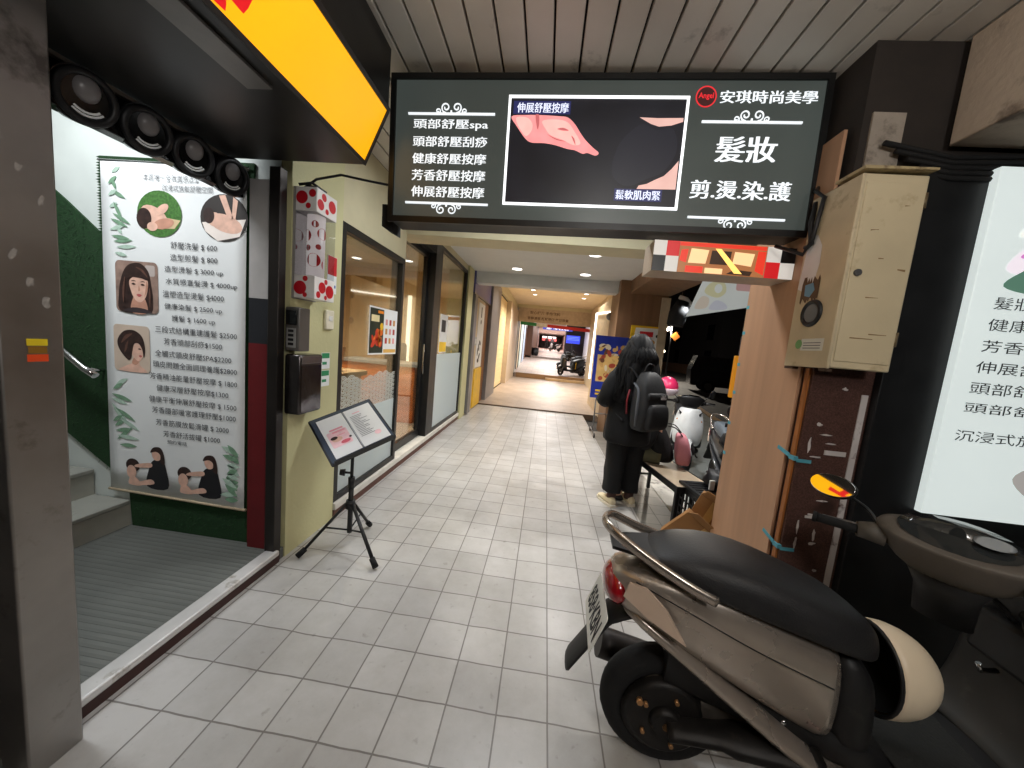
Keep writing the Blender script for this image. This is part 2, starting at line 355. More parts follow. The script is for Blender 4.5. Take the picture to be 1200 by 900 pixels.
# left: dark wall by the camera, stairwell
wall('wall', 'dark grimy wall at the left edge beside the steel post', 'wall', (-1.9, -1.60, -2.2, .80, 0, 2.6), mat('grimy dark wall', (40, 38, 36), .7, var=.3, scale=5, bump=.3))
WPL = mat('stairwell plaster', (206, 212, 208), .75, var=.04, stain=((176, 180, 172), 3, .62))
wall('wall', 'white stairwell wall behind the hanging price banner', 'wall', (-4.6, -1.62, 1.985, 2.1, -.1, 3.4), WPL)
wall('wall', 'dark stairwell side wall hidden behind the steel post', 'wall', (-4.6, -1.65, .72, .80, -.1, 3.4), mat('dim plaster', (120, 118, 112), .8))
wall('wall', 'white end wall at the top of the stairwell', 'wall', (-4.7, -4.6, .72, 2.1, -.1, 3.4), WPL)
struct('stairwell_ceiling', MB().bx(-4.6, -1.80, .8, 1.985, 3.2, 3.3), WPL)
struct('doorway_floor', MB().bx(-4.6, -1.56, .8, 1.985, -.1, .07), mat('grey rubber mat', (98, 100, 96), .55, var=.12, scale=5, stain=((78, 78, 74), 3, .6)))
mt = MB()
for k in range(34): mt.bx(-2.6, -1.57, .83+k*.034, .845+k*.034, .069, .0711)
struct('doorway_mat_ribs', mt, mat('grey rubber ribs', (94, 96, 92), .6))
# staircase
stw = thing('staircase', 'concrete stairs climbing left from the open doorway', 'stairs', (-2.64, 1.4, .07))
STEP = mat('terrazzo step', (148, 148, 140), .6, stain=((96, 96, 92), 6, .56)); RISE = mat('pale riser', (176, 174, 164), .65, stain=((110, 108, 102), 4, .6))
for k in range(8):
    x1 = -2.64-.27*k; z1 = .07+.178*(k+1)
    MB().bx(x1-.27-(.03 if k < 7 else 0), x1-.012, .81, 1.98, .07 if k == 0 else z1-.178-.05, z1-.03).build('riser', RISE, stw)
    MB().bx(x1-.285, x1, .812, 1.978, z1-.03, z1, .006).build('tread', STEP, stw)
hr = thing('handrail', 'steel handrail sloping down beside the stairs', 'handrail', (-2.75, 1.86, 1.09))
MB().tube([(-4.3, 1.86, 2.15), (-2.78, 1.86, 1.12), (-2.72, 1.87, 1.08)], .02, 10).build('rail', CHROME, hr)
MB().tube([(-3.3, 1.86, 1.47), (-3.3, 1.95, 1.44), (-3.3, 1.984, 1.44)], .01, 8).build('bracket', CHROME, hr)
MB().tube([(-2.80, 1.86, 1.12), (-2.80, 1.95, 1.1), (-2.80, 1.984, 1.1)], .01, 8).build('bracket', CHROME, hr)
# turf
tf = MB(); zig = []
z = 2.40
while z > 1.95: zig += [(-2.775+random.uniform(-.004, .004), z), (-2.80-random.uniform(0, .012), z-.008)]; z -= .016
outl = [(-1.775, 2.40)]+zig+[(-2.79, 1.95), (-3.04, 2.145), (-4.5, 3.19), (-4.5, 1.6), (-2.65, .36), (-2.63, .072), (-1.775, .072)]
tf.prism(outl, (0, 1.984, 0), (1, 0, 0), (0, 0, 1), (0, -.014, 0))
for _ in range(5200):
    xx = random.uniform(-3.3, -1.78); zz = random.uniform(.1, 2.39)
    if (xx < -2.775 and zz > 1.95+(-2.79-xx)*.75) or (xx < -2.64 and zz < .34+(-2.64-xx)*.68): continue
    if -2.74 < xx < -1.85 and .36 < zz < 2.32: continue
    a = random.uniform(0, 6.28); l = random.uniform(.012, .028)
    tf._f([tf.v((xx, 1.9695, zz)), tf.v((xx+.005, 1.9695, zz)), tf.v((xx+l*math.cos(a)*.6, 1.966-random.uniform(0, .01), zz+l*math.sin(a)))])
tf = tf.build('turf_covering', mat('artificial turf', (26, 60, 28), .9, var=.35, scale=90, bump=.7, bscale=260))
tag(tf, 'dark green artificial turf covering the stairwell wall around the banner', 'turf panel')

# price banner -----------------------------------------------------
pb = thing('price_banner', 'tall white printed price banner hanging on the green turf wall', 'banner', (-2.27, 1.95, .3))
bn = MB(); rows = []
for i in range(15):
    z = .325+2.04*i/14; rows.append([(-2.755+.95*j/12-(.006*(1-i/14)), 1.9555+.0008*math.sin(j*1.1+i*.55)+(.0004*math.sin(i*1.7)), z-.02*(j/12)*(1-i/14)) for j in range(13)])
bn.loft(rows, close=False)
bn.build('sheet', PAPER, pb, solidify=.001)
F = Face((0, 1.9528, 0), (1, 0, 0), (0, 0, 1))
MB().tube([(-2.77, 1.958, 2.372), (-1.79, 1.958, 2.366)], .007, 8).build('top_rod', CHROME, pb)
MB().tube([(-2.775, 1.958, .318), (-1.80, 1.958, .298)], .009, 8).build('bottom_rod', mat('wood rod', (186, 168, 140), .5), pb)
lines = [('本區唯一全氛圍感造型', -2.465, -2.10, 2.285, .04), ('沉浸式放鬆舒壓空間', -2.345, -2.017, 2.232, .036)]
for b_, x0, x1, zc, h in lines: write(F, b_, x0, x1, zc-h/2, zc+h/2, mat('grey ink', (112, 112, 116), .6), pb)
PL = [('舒壓洗髮 $ 600', -2.292, -1.989, 1.905), ('造型剪髮 $ 800', -2.296, -1.986, 1.834), ('造型燙髮 $ 3000 up', -2.335, -1.95, 1.762), ('水質感直髮燙 $ 4000up', -2.329, -1.857, 1.69),
      ('溫塑造型燙髮 $4000', -2.35, -1.945, 1.615), ('健康染髮 $ 2500 up', -2.34, -1.957, 1.54), ('護髮 $ 1600 up', -2.292, -2.002, 1.47), ('三段式結構重建護髮 $2500', -2.406, -1.859, 1.397),
      ('芳香頭部刮痧$1500', -2.349, -1.957, 1.326), ('全觸式頭皮舒壓SPA$2200', -2.41, -1.895, 1.248), ('頭皮問題全面調理養護$2800', -2.427, -1.858, 1.18), ('芳香精油能量舒壓按摩 $ 1800', -2.451, -1.856, 1.103),
      ('健康深層舒壓按摩$1300', -2.405, -1.914, 1.03), ('健康平衡伸展舒壓按摩 $ 1500', -2.459, -1.86, .956), ('芳香腰部暖宮護理舒壓$1000', -2.44, -1.864, .887), ('芳香筋膜放鬆滑罐 $ 2000', -2.415, -1.911, .808), ('芳香舒活拔罐 $1000', -2.364, -1.971, .737)]
for b_, x0, x1, zc in PL: write(F, b_, x0, x1, zc-.021, zc+.021, INK, pb)
write(F, '預約電話', -2.338, -2.2, .675, .7, INK, pb)
hairm = mat('dark brown hair print', (52, 34, 30), .6, var=.45, scale=34); leafm = mat('pale leaf print', (178, 202, 186), .6, var=.15, scale=40); leaf2 = mat('green leaf print', (120, 156, 128), .6, var=.2, scale=40)
skp = mat('skin print', (228, 184, 164), .6, var=.14, scale=24); skd = mat('skin print shade', (198, 146, 124), .6, var=.12, scale=24); gpr = mat('hedge print', (70, 116, 52), .7, var=.4, scale=70); dkc = mat('black clothes print', (30, 30, 34), .6)
def photo(shapes): F.art('photo', shapes, pb)
c1 = (-2.365, 2.08); photo([(skd, circ(c1[0]+.03, c1[1]-.055, .07, .03, 16, .2), 4), (gpr, circ(c1[0], c1[1], .147, .134, 28), 1), (mat('cloth print', (214, 190, 150), .6), [(c1[0]-.1, c1[1]-.09), (c1[0]+.1, c1[1]-.08), (c1[0]+.14, c1[1]-.03), (c1[0]+.05, c1[1]-.02), (c1[0]-.09, c1[1]-.06)], 2), (skp, circ(c1[0]-.03, c1[1]-.02, .1, .056, 18, -.5), 3), (hairm, circ(c1[0]-.1, c1[1]-.03, .05, .06), 4), (skp, circ(c1[0]-.045, c1[1]-.075, .035, .026), 5), (skp, circ(c1[0]+.02, c1[1]+.025, .05, .025, 16, .6), 5)])
c2 = (-1.945, 2.08); photo([(mat('dark room print', (52, 46, 44), .6), circ(c2[0], c2[1], .152, .134, 28), 1), (mat('towel print', (238, 226, 218), .6), [(c2[0]-.14, c2[1]-.03), (c2[0]+.14, c2[1]-.0), (c2[0]+.1, c2[1]-.1), (c2[0]-.04, c2[1]-.132), (c2[0]-.12, c2[1]-.08)], 2), (skp, circ(c2[0]+.01, c2[1]-.03, .11, .05, 18, -.25), 3), (skp, circ(c2[0]-.06, c2[1]-.01, .045, .04), 4), (hairm, circ(c2[0]-.095, c2[1]+.01, .035, .045), 5), (skp, [(c2[0]-.03, c2[1]+.125), (c2[0]+.01, c2[1]+.13), (c2[0]+.06, c2[1]+.0), (c2[0]+.03, c2[1]-.01)], 5), (skp, [(c2[0]+.06, c2[1]+.12), (c2[0]+.09, c2[1]+.1), (c2[0]+.075, c2[1]-.0), (c2[0]+.05, c2[1]-.01)], 5)])
cx, cz = -2.527, 1.641
P = lambda q, k=5: smooth_poly([(cx+x_, cz+z_) for x_, z_ in q], k)
eyem = mat('eye print', (58, 40, 36), .5); lipm = mat('lip print', (190, 96, 96), .5); hl = mat('hair light print', (96, 66, 56), .6, var=.3, scale=50)
photo([(mat('salon print', (150, 124, 112), .6, var=.4, scale=14), rrect(cx-.145, cz-.154, cx+.145, cz+.154, .03), 1), (mat('bright salon print', (196, 182, 176), .6), rrect(cx+.06, cz+.07, cx+.125, cz+.135, .01), 2),
       (hairm, P([(-.11, -.152), (-.125, -.06), (-.105, .05), (-.06, .125), (.02, .145), (.08, .10), (.10, .02), (.11, -.08), (.085, -.152)]), 3), (skd, P([(-.015, -.05), (.05, -.06), (.07, -.152), (-.04, -.152)]), 4), (skp, P([(-.045, .04), (-.04, -.02), (-.012, -.075), (.025, -.09), (.06, -.06), (.078, .0), (.072, .05), (.02, .075)]), 5),
       (skd, P([(.055, -.055), (.078, .0), (.07, .04), (.062, -.01)]), 6), (skd, P([(.018, .01), (.026, -.018), (.012, -.022)]), 6), (eyem, P([(-.032, .018), (-.018, .024), (-.004, .017), (-.018, .012)]), 7), (eyem, P([(.03, .016), (.044, .022), (.058, .015), (.044, .01)]), 7), (hairm, P([(-.036, .034), (-.018, .04), (0, .034), (-.018, .035)]), 7), (hairm, P([(.028, .032), (.046, .038), (.062, .031), (.046, .033)]), 7), (lipm, P([(.0, -.046), (.018, -.04), (.036, -.047), (.018, -.058)]), 7),
       (hairm, P([(-.062, .045), (-.03, .058), (.03, .056), (.078, .045), (.086, .075), (.04, .115), (-.03, .11), (-.06, .085)]), 8), (hl, P([(-.09, -.1), (-.095, -.02), (-.075, .06), (-.08, -.02)]), 9), (hl, P([(.0, .12), (.05, .105), (.08, .06), (.04, .095)]), 9), (hl, P([(.092, -.12), (.098, -.04), (.088, -.0), (.085, -.08)]), 9), (mat('dark top print', (60, 50, 52), .6), P([(-.09, -.152), (-.03, -.125), (.06, -.13), (.1, -.152)], 3), 6)])
cx, cz = -2.573, 1.26
photo([(mat('beige backdrop print', (208, 188, 170), .6, var=.08, scale=8), rrect(cx-.125, cz-.145, cx+.125, cz+.145, .025), 1), (skp, P([(-.09, -.143), (-.04, -.11), (.0, -.09), (.02, -.04), (.05, -.06), (.055, -.1), (.10, -.143)]), 2), (skd, P([(.0, -.09), (.02, -.05), (.05, -.07), (.03, -.1)]), 3), (skp, P([(-.01, .04), (.0, -.03), (.04, -.075), (.07, -.06), (.085, -.01), (.07, .04)]), 4), (lipm, P([(.05, -.04), (.065, -.036), (.072, -.044), (.06, -.05)]), 5), (eyem, P([(.045, .002), (.058, .006), (.068, .0), (.056, -.003)]), 5),
       (hairm, P([(-.03, -.07), (-.085, -.01), (-.095, .05), (-.05, .105), (.02, .115), (.075, .08), (.095, .01), (.085, -.05), (.075, .0), (.05, .035), (.02, .03), (.005, -.02), (-.005, -.06)]), 6), (hl, P([(-.07, .03), (-.04, .08), (.01, .095), (-.03, .06)]), 7), (hl, P([(-.05, -.03), (-.04, .02), (-.02, .05), (-.03, .0)]), 7)])
def duo(cx, cz, flip):
    f = -1 if flip else 1
    pts = lambda q: smooth_poly([(cx+f*x_, cz+z_) for x_, z_ in q], 4) if len(q) < 14 else [(cx+f*x_, cz+z_) for x_, z_ in q]
    photo([(dkc, pts([(.0, -.13), (.02, .0), (.05, .05), (.11, .06), (.14, .0), (.15, -.13)]), 1), (skp, pts(circ(.075, .09, .035, .04)), 2), (hairm, pts([(.03, .1), (.05, .135), (.1, .14), (.125, .1), (.13, .03), (.1, .04), (.1, .09), (.07, .11)]), 3),
           (skp, pts([(.03, .03), (-.07, .01), (-.08, -.01), (.03, -.0)]), 3), (hairm, pts(circ(-.1, .0, .05, .045)), 2), (skp, pts(circ(-.11, -.045, .035, .045)), 3), (skp, pts([(-.13, -.13), (-.12, -.08), (-.08, -.08), (-.04, -.13)]), 2), (skp, pts([(.03, -.08), (-.06, -.11), (-.06, -.13), (.05, -.11)]), 4)])
duo(-2.49, .50, False); duo(-2.12, .49, False)
lv = []
rl = random.Random(3)
for k in range(15): lv.append((rl.choice((leafm, leaf2)), leaf(-2.70+rl.uniform(-.02, .05), 2.30-.033*k, rl.uniform(.06, .14), .012, rl.uniform(-1.2, .7)), 1+k % 3))
for k in range(14): lv.append((rl.choice((leafm, leaf2)), leaf(-2.73+rl.uniform(0, .05), 1.02-.03*k, rl.uniform(.08, .17), .014, rl.uniform(-1.0, .8)), 1+k % 3))
for k in range(16): lv.append((rl.choice((leafm, leaf2)), leaf(-1.835+rl.uniform(-.02, .0), .66-.02*k, rl.uniform(.07, .13), .018, math.pi+rl.uniform(-.9, .9)), 6+k % 3))
F.art('leaf_print', lv, pb)

# doorstep, jamb, post ---------------------------------------------
ds = thing('doorstep', 'dark brown doorstep with a worn white metal edge strip', 'doorstep', (-1.55, 1.45, 0))
MB().bx(-1.60, -1.545, .96, 1.935, -.01, .052).build('riser', mat('dark red brown step', (58, 34, 30), .5, var=.25), ds)
MB().bx(-1.615, -1.535, .955, 1.925, .052, .086, .008).build('edge_strip', mat('worn white metal', (206, 204, 202), .4, .3, stain=((150, 142, 128), 9, .6)), ds)
jm = thing('door_jamb', 'door jamb painted white, black and dark red in bands', 'door jamb', (-1.69, 1.96, .07))
for nm, z0, z1, m in (('upper_band', 1.635, 2.30, mat('white jamb paint', (176, 172, 170), .5)), ('middle_band', 1.37, 1.635, mat('black jamb paint', (30, 31, 36), .5)), ('lower_band', .072, 1.37, mat('dark red paint', (98, 22, 26), .5, var=.15, stain=((60, 18, 20), 4, .6)))):
    MB().bx(-1.765, -1.625, 1.932, 1.985, z0, z1).build(nm, m, jm)
MB().bx(-1.62, -1.555, 1.90, 1.957, .0, 2.36, .004).build('steel_angle', mat('dark steel angle', (58, 54, 52), .35, .7), jm)
ps = thing('steel_post', 'scuffed stainless steel post at the left of the open doorway', 'post', (-1.53, .87, 0))
MB().bx(-1.62, -1.462, .805, .935, 0, 2.362, .006).build('shaft', STEEL, ps)
fx = Face((-1.4612, 0, 0), (0, 1, 0), (0, 0, 1))
fx.art('reflector_sticker', [(mat('yellow reflector', (232, 206, 40), .4), rect(.855, 1.372, .898, 1.392), 1), (mat('amber reflector', (150, 110, 40), .4), rect(.858, 1.35, .896, 1.37), 1), (mat('orange reflector', (240, 84, 36), .4), rect(.855, 1.326, .898, 1.347), 1)], ps)
fx.art('scuff', [(mat('paint scuff', (150, 145, 140), .6), [(x_+.011*math.cos(a)*r_, z_+.02*math.sin(a)*r_) for a, r_ in [(6.283*i/9, random.uniform(.3, 1.1)) for i in range(9)]], 1) for x_, z_ in ((.84, 1.62), (.87, 1.55), (.9, 1.50), (.86, 1.85), (.9, 1.78), (.83, 1.92))], ps)
# header with round lamps ------------------------------------------
hd = thing('lamp_header', 'black header box with four round lamps above the open doorway', 'lamp bar', (-1.78, 1.45, 2.19))
MB().bx(-1.86, -1.80, .95, 1.93, 2.19, 2.36, .004).build('housing', mat('black gloss housing', (15, 15, 16), .25), hd)
MB().bx(-1.795, -1.77, .95, 1.93, 2.338, 2.352).build('trim', mat('dull trim', (120, 112, 102), .4, .5), hd)
for yy in (1.225, 1.425, 1.62, 1.825):
    q = MB(); ax = V((1, -.1, -.25)).normalized(); c = V((-1.79, yy, 2.262))
    q.cyl(c-ax*.04, c+ax*.02, .092, .096, 28); rg = q.build('round_lamp', mat('black gloss lamp', (12, 12, 13), .15), hd)
    q = MB(); q.torus(c+ax*.022, ax, .08, .014, 28, 8); q.build('rim', BLACK, rg)
    q = MB(); q.M = Matrix.Translation(c+ax*.02+V((0, 0, .028))) @ ax.to_track_quat('Z', 'Y').to_matrix().to_4x4(); q.ell((0, 0, 0), (.04, .046, .03), 20, 6, 0.0, 1); q.build('lens', mat('grey lens', (126, 122, 122), .3), rg)
    q = MB(); e1 = ax.cross(V((0, 0, 1))).normalized(); e2 = e1.cross(ax)
    for k in range(4):
        r0 = .046+.0105*k
        for i in range(7):
            t0, t1 = R(-128+i*13+k*3), R(-128+(i+1)*13+k*3)
            q._f([q.v(c+ax*.0245+e1*(-rr*math.cos(t))+e2*(rr*math.sin(t))+V((0, 0, 0))) for rr, t in ((r0, t0), (r0+.0075, t0), (r0+.0075, t1), (r0, t1))])
    q.build('painted_reflection', mat('bright fin', (236, 240, 240), .35), rg)  # white crescents paint a strip's reflection onto each lamp
# yellow light box ---------------------------------------------------
yb = thing('yellow_lightbox', 'glowing yellow sign box with a red character above the doorway', 'light box', (-1.3, .4, 2.37))
q = MB(); q.prism([(-1.86, 2.366), (-1.048, 2.366), (-.926, 2.645), (-.926, 2.92), (-1.86, 2.92)], (0, -2.1, 0), (1, 0, 0), (0, 0, 1), (0, 3.95, 0)); q.build('housing', DARKMETAL, yb)
yu = V((0, 1, 0)); yv = V((.122, 0, .279)).normalized(); yn = yu.cross(yv)
YF = Face(V((-1.048, 0, 2.366))+yn*.006, yu, yv)
q = MB(); q.prism(rect(-2.0, .018, 1.835, .285), YF.o-yn*.005, yu, yv, yn*.006); q.build('panel', emit('yellow lit acrylic', (247, 176, 12), 1.0, .1, 1.5), yb)
for a, b, c_, d in ((-2.1, .0, 1.852, .018), (-2.1, .285, 1.852, .304), (1.835, .018, 1.852, .285)):
    q = MB(); q.prism(rect(a, b, c_, d), YF.o-yn*.005, yu, yv, yn*.012); q.build('edge_frame', mat('dark sign edge', (48, 44, 42), .5), yb)
write(YF, '坊', .845, 1.155, .022, .30, emit('red lit letter', (214, 24, 30), 1.0), yb, layer=6, bold=.03)
wall('soffit_strip', 'dull grey metal strip along the underside of the yellow sign box', 'soffit strip', (-1.20, -1.10, -2, 1.30, 2.354, 2.364), mat('grey soffit panel', (120, 116, 112), .35, .6, .2))

# ================================================================== yellow pillar and what hangs on it
PIL = mat('yellow green pillar paint', (200, 195, 150), .6, var=.06, scale=3, stain=((166, 158, 116), 1.6, .60), bump=.22, bscale=45)
wall('pillar', 'yellow green painted pillar carrying the mailbox and intercom', 'pillar', (-1.90, -1.552, 1.99, 2.50, -.01, 2.93), PIL)
wx = lambda: Face((-1.5515, 0, 0), (0, 1, 0), (0, 0, 1))
dots = lambda y0, y1, z0, z1, seed, rmin, rmax, n: (lambda r: [(r.uniform(y0, y1), r.uniform(z0, z1), r.uniform(rmin, rmax)) for _ in range(n)])(random.Random(seed))
bl = thing('barber_lamp', 'white barber lamp with red polka dots fixed on the yellow pillar', 'barber lamp', (-1.47, 2.08, 1.67))
DOTW = mat('white gloss plastic', (234, 230, 226), .3); DOTR = mat('red dot', (196, 26, 38), .35, var=.03)
MB().bx(-1.552, -1.535, 2.0, 2.2, 1.66, 2.30).build('back_plate', mat('grey backing', (146, 142, 140), .5), bl)
for z0, z1, dd in ((2.165, 2.30, ((.05, .075, .036), (.13, .1, .022), (.10, .03, .016), (.16, .05, .03))), (1.665, 1.80, ((.05, .06, .04), (.125, .075, .034), (.09, .02, .014), (.16, .03, .02), (.09, .115, .016)))):
    cpn = MB().bx(-1.534, -1.402, 1.995, 2.19, z0, z1, .004).build('cap', DOTW, bl)
    f1 = Face((-1.534, 1.9945, z0), (1, 0, 0), (0, 0, 1)); f2 = Face((-1.4015, 1.995, z0), (0, 1, 0), (0, 0, 1))
    f1.art('polka_dots', [(DOTR, circ(a*.8, b, r, n=24), 1) for a, b, r in dd if 0 < a*.8-r and a*.8+r < .132 and b-r > 0 and b+r < .135], cpn)
    f2.art('polka_dots', [(DOTR, circ(.195-a, b, r, n=24), 1) for a, b, r in dd if b-r > 0 and b+r < .135 and .195-a-r > 0], cpn)
q = MB(); q.cyl((-1.468, 2.092, 1.80), (-1.468, 2.092, 2.165), .05, seg=28); rol = q.build('roller', emit('roller white', (236, 222, 220), .35), bl)
q = MB()
for k, (a, zz, r) in enumerate(((-1.2, 1.90, .04), (-.2, 2.06, .034), (-2.2, 2.04, .036), (.5, 1.88, .04), (-1.1, 2.11, .02), (-.7, 1.98, .016), (-1.9, 1.97, .018))):
    ring = [(-1.468+.0512*math.cos(a+r/.05*math.cos(t)), 2.092+.0512*math.sin(a+r/.05*math.cos(t)), zz+r*math.sin(t)) for t in [6.283*i/18 for i in range(18)]]; q._f([q.v(p) for p in ring])
q.build('polka_dots', DOTR, rol)
q = MB(); q.bx(-1.53, -1.406, 1.998, 2.187, 1.80, 2.165); q.build('clear_cover', glass('clear plastic', (236, 238, 240), .12), bl)
ic = thing('intercom', 'grey metal door intercom with a dark screen above the mailbox', 'intercom', (-1.5, 2.04, 1.35))
MB().bx(-1.552, -1.462, 1.955, 2.05, 1.345, 1.605, .006).build('case', mat('grey intercom metal', (112, 108, 104), .4, .6), ic)
MB().bx(-1.545, -1.478, 1.949, 1.956, 1.50, 1.585, .003).build('screen', mat('dark screen', (20, 22, 24), .12), ic)
MB().bx(-1.540, -1.482, 1.951, 1.956, 1.365, 1.48).build('key_plate', mat('silver key plate', (176, 174, 172), .35, .5), ic)
for k in range(4):
    MB().bx(-1.528, -1.494, 1.947, 1.952, 1.378+k*.026, 1.394+k*.026, .002).build('key', BLACK, ic)
mbx = thing('mailbox', 'dented dark steel mailbox under the intercom', 'mailbox', (-1.5, 2.06, .96))
MB().bx(-1.552, -1.452, 1.955, 2.165, .955, 1.325, .012).build('body', mat('dark polished steel', (92, 88, 88), .22, .9, .3, 9, bump=.25, bscale=7), mbx)
MB().bx(-1.4525, -1.447, 1.965, 2.155, 1.27, 1.318, .002).build('flap', mat('mail flap', (150, 148, 148), .2, .9, bump=.3, bscale=12), mbx)
MB().bx(-1.4525, -1.448, 1.965, 2.155, .97, 1.262, .003).build('door', mat('mail door', (84, 78, 78), .16, .9, .4, 7, bump=.4, bscale=6), mbx)
bb = thing('doorbell', 'small white doorbell on the yellow pillar', 'doorbell', (-1.54, 2.36, 1.56))
MB().bx(-1.552, -1.528, 2.31, 2.40, 1.49, 1.625, .008).build('case', mat('ivory plastic', (226, 218, 196), .4), bb)
MB().bx(-1.528, -1.524, 2.335, 2.375, 1.55, 1.585, .002).build('button', WHITE, bb)
pl = thing('wall_plate', 'red and white notice plate beside the barber lamp', 'sign', (-1.55, 2.39, 1.75))
MB().bx(-1.552, -1.548, 2.335, 2.44, 1.745, 2.0).build('plate', PAPER, pl)
f = Face((-1.5478, 0, 0), (0, 1, 0), (0, 0, 1)); f.art('print', [(REDC, rect(2.337, 1.87, 2.438, 1.998), 1), (mat('blue print', (40, 92, 170), .5), rect(2.345, 1.785, 2.43, 1.805), 1)], pl)
for z0, lab in ((1.21, 'green and white sticker beside the mailbox, upper one'), (1.085, 'green and white sticker beside the mailbox, lower one')):
    sk = thing('sticker', lab, 'sticker', (-1.55, 2.34, z0), group='green stickers by the mailbox')
    MB().bx(-1.552, -1.5495, 2.30, 2.395, z0, z0+.115).build('sheet', PAPER, sk)
    Face((-1.5494, 0, 0), (0, 1, 0), (0, 0, 1)).art('print', [(mat('green print', (40, 140, 92), .5), rect(2.305, z0+.075, 2.39, z0+.112), 1), (mat('green print', (40, 140, 92), .5), rect(2.31, z0+.03, 2.36, z0+.05), 1)], sk)
cab = MB(); cab.tube([(-1.5, 2.02, 2.30), (-1.44, 2.04, 2.36), (-1.30, 2.06, 2.40), (-1.15, 2.04, 2.37), (-.95, 2.03, 2.34)], .007, 6)
tag(cab.build('cable', BLACK), 'black cable running from the barber lamp to the big dark sign', 'cable')
cab = MB(); cab.tube([(-1.52, 2.0, 2.31), (-1.46, 2.03, 2.335), (-1.42, 2.1, 2.31), (-1.46, 2.14, 2.325), (-1.5, 2.08, 2.33), (-1.47, 2.02, 2.312), (-1.43, 2.06, 2.32)], .008, 6)
tag(cab.build('cable', BLACK), 'tangled black cable coiled on top of the barber lamp', 'cable')

# ================================================================== massage shop front
wall('shop_wall', 'cream wall strip above the first shop window', 'wall', (-1.90, -1.555, 2.50, 3.64, 2.285, 2.93), CREAM)
wall('shop_wall', 'cream wall strip above the glass door and the far window', 'wall', (-1.90, -1.56, 3.64, 6.44, 2.775, 2.87), CREAM)
wall('shop_pilaster', 'cream pilaster at the far end of the glass shop front', 'pilaster', (-1.90, -1.52, 6.44, 6.84, -.01, 2.869), PIL)
ss = thing('shop_sill', 'low brown and white sill under the glass shop front', 'sill', (-1.55, 4.5, 0))
MB().bx(-1.66, -1.545, 2.502, 6.44, -.01, .07).build('base', mat('brown sill tile', (92, 58, 48), .5, var=.2), ss)
MB().bx(-1.66, -1.53, 2.502, 6.44, .07, .125, .004).build('cap', mat('white sill stone', (208, 204, 196), .5), ss)
GL = glass('shop glass', (244, 248, 246), .17); FILM = glass('frosted film', (226, 232, 232), .06, film=.94, rough=.3)
def window(name, label, y0, y1, z0, z1, film_top, fw=.05, waves=False):
    t = thing(name, label, 'shop window', (-1.57, (y0+y1)/2, z0))
    q = MB(); X0, X1 = -1.615, -1.553
    q.bx(X0, X1, y0, y0+fw, z0, z1, .003); q.bx(X0, X1, y1-fw, y1, z0, z1, .003); q.bx(X0, X1, y0+fw, y1-fw, z0, z0+fw*.9, .003); q.bx(X0, X1, y0+fw, y1-fw, z1-fw, z1, .003)
    q.build('frame', FRAME, t)
    MB().bx(-1.588, -1.582, y0+fw, y1-fw, z0+fw*.9, z1-fw).build('pane', GL, t)
    q = MB(); q.bx(-1.581, -1.5795, y0+fw, y1-fw, z0+fw*.9, film_top); fo = q.build('frosted_film', FILM, t)
    if waves:
        q = MB(); r0 = .062; row = 0; zz = film_top-.0
        while zz < film_top+.36:
            yy = y0+fw+(r0 if row % 2 else 0); bot = 0 if row else 0
            lim = .36*(0.55+.45*math.sin(1.3+row*.0))
            while yy < y1-fw:
                top = film_top+.27+.02*math.sin((yy-y0)*9.0+.6)
                if zz < top:
                    for rr in (r0*.95, r0*.66, r0*.36):
                        for i in range(10):
                            t0, t1 = math.pi*i/10, math.pi*(i+1)/10
                            ps_ = [(yy+ra*math.cos(tt), zz+ra*math.sin(tt)*.62) for ra, tt in ((rr, t0), (rr, t1), (rr-.009, t1), (rr-.009, t0))]
                            if min(p[0] for p in ps_) > y0+fw and max(p[0] for p in ps_) < y1-fw: q._f([q.v((-1.5788, a, b)) for a, b in ps_])
                yy += 2*r0
            zz += r0*.34; row += 1
        q.build('wave_pattern', FILM, fo)
    return t
window('shop_window', 'shop window with wave patterned frosted film and two posters', 2.503, 3.64, .126, 2.284, .82, .055, True)
window('shop_window', 'far shop window with plain frosted lower half beside the cream pilaster', 4.86, 6.44, .126, 2.774, 1.27, .05)
gd = thing('glass_door', 'sliding glass door open on the warm lit shop interior', 'door', (-1.6, 4.2, .126))
q = MB(); q.bx(-1.70, -1.65, 3.642, 3.70, .126, 2.6); q.bx(-1.70, -1.65, 4.56, 4.62, .126, 2.6); q.bx(-1.70, -1.65, 3.70, 4.56, .126, .22); q.bx(-1.70, -1.65, 3.70, 4.56, 2.54, 2.6); q.build('frame', FRAME, gd)
MB().bx(-1.68, -1.674, 3.70, 4.56, .22, 2.54).build('pane', GL, gd)
MB().bx(-1.72, -1.553, 3.642, 4.62, 2.602, 2.774, .004).build('track_cover', MATTE, gd)
MB().bx(-1.647, -1.62, 4.575, 4.605, 1.0, 1.4, .005).build('handle', CHROME, gd)
wall('door_post', 'thick black post between the glass door and the far window', 'post', (-1.72, -1.552, 4.622, 4.858, .126, 2.774), FRAME, .004)
po = thing('window_poster', 'poster of red roast food and cups stuck on the first shop window', 'poster', (-1.578, 3.26, 1.3))
MB().bx(-1.5775, -1.5745, 2.985, 3.56, 1.295, 1.735).build('sheet', PAPER, po)
f = Face((-1.5743, 0, 0), (0, 1, 0), (0, 0, 1)); r_ = random.Random(5)
food = [(mat('dark green poster', (26, 42, 30), .5), rect(2.995, 1.31, 3.26, 1.72), 1)]
for k in range(12): food.append((mat('roast red', (206, 52, 24), .4) if k % 2 else mat('roast orange', (232, 110, 30), .4), circ(3.05+r_.uniform(0, .16), 1.40+r_.uniform(0, .12), r_.uniform(.025, .06), r_.uniform(.02, .045), 12, r_.uniform(0, 3)), 2+k % 3))
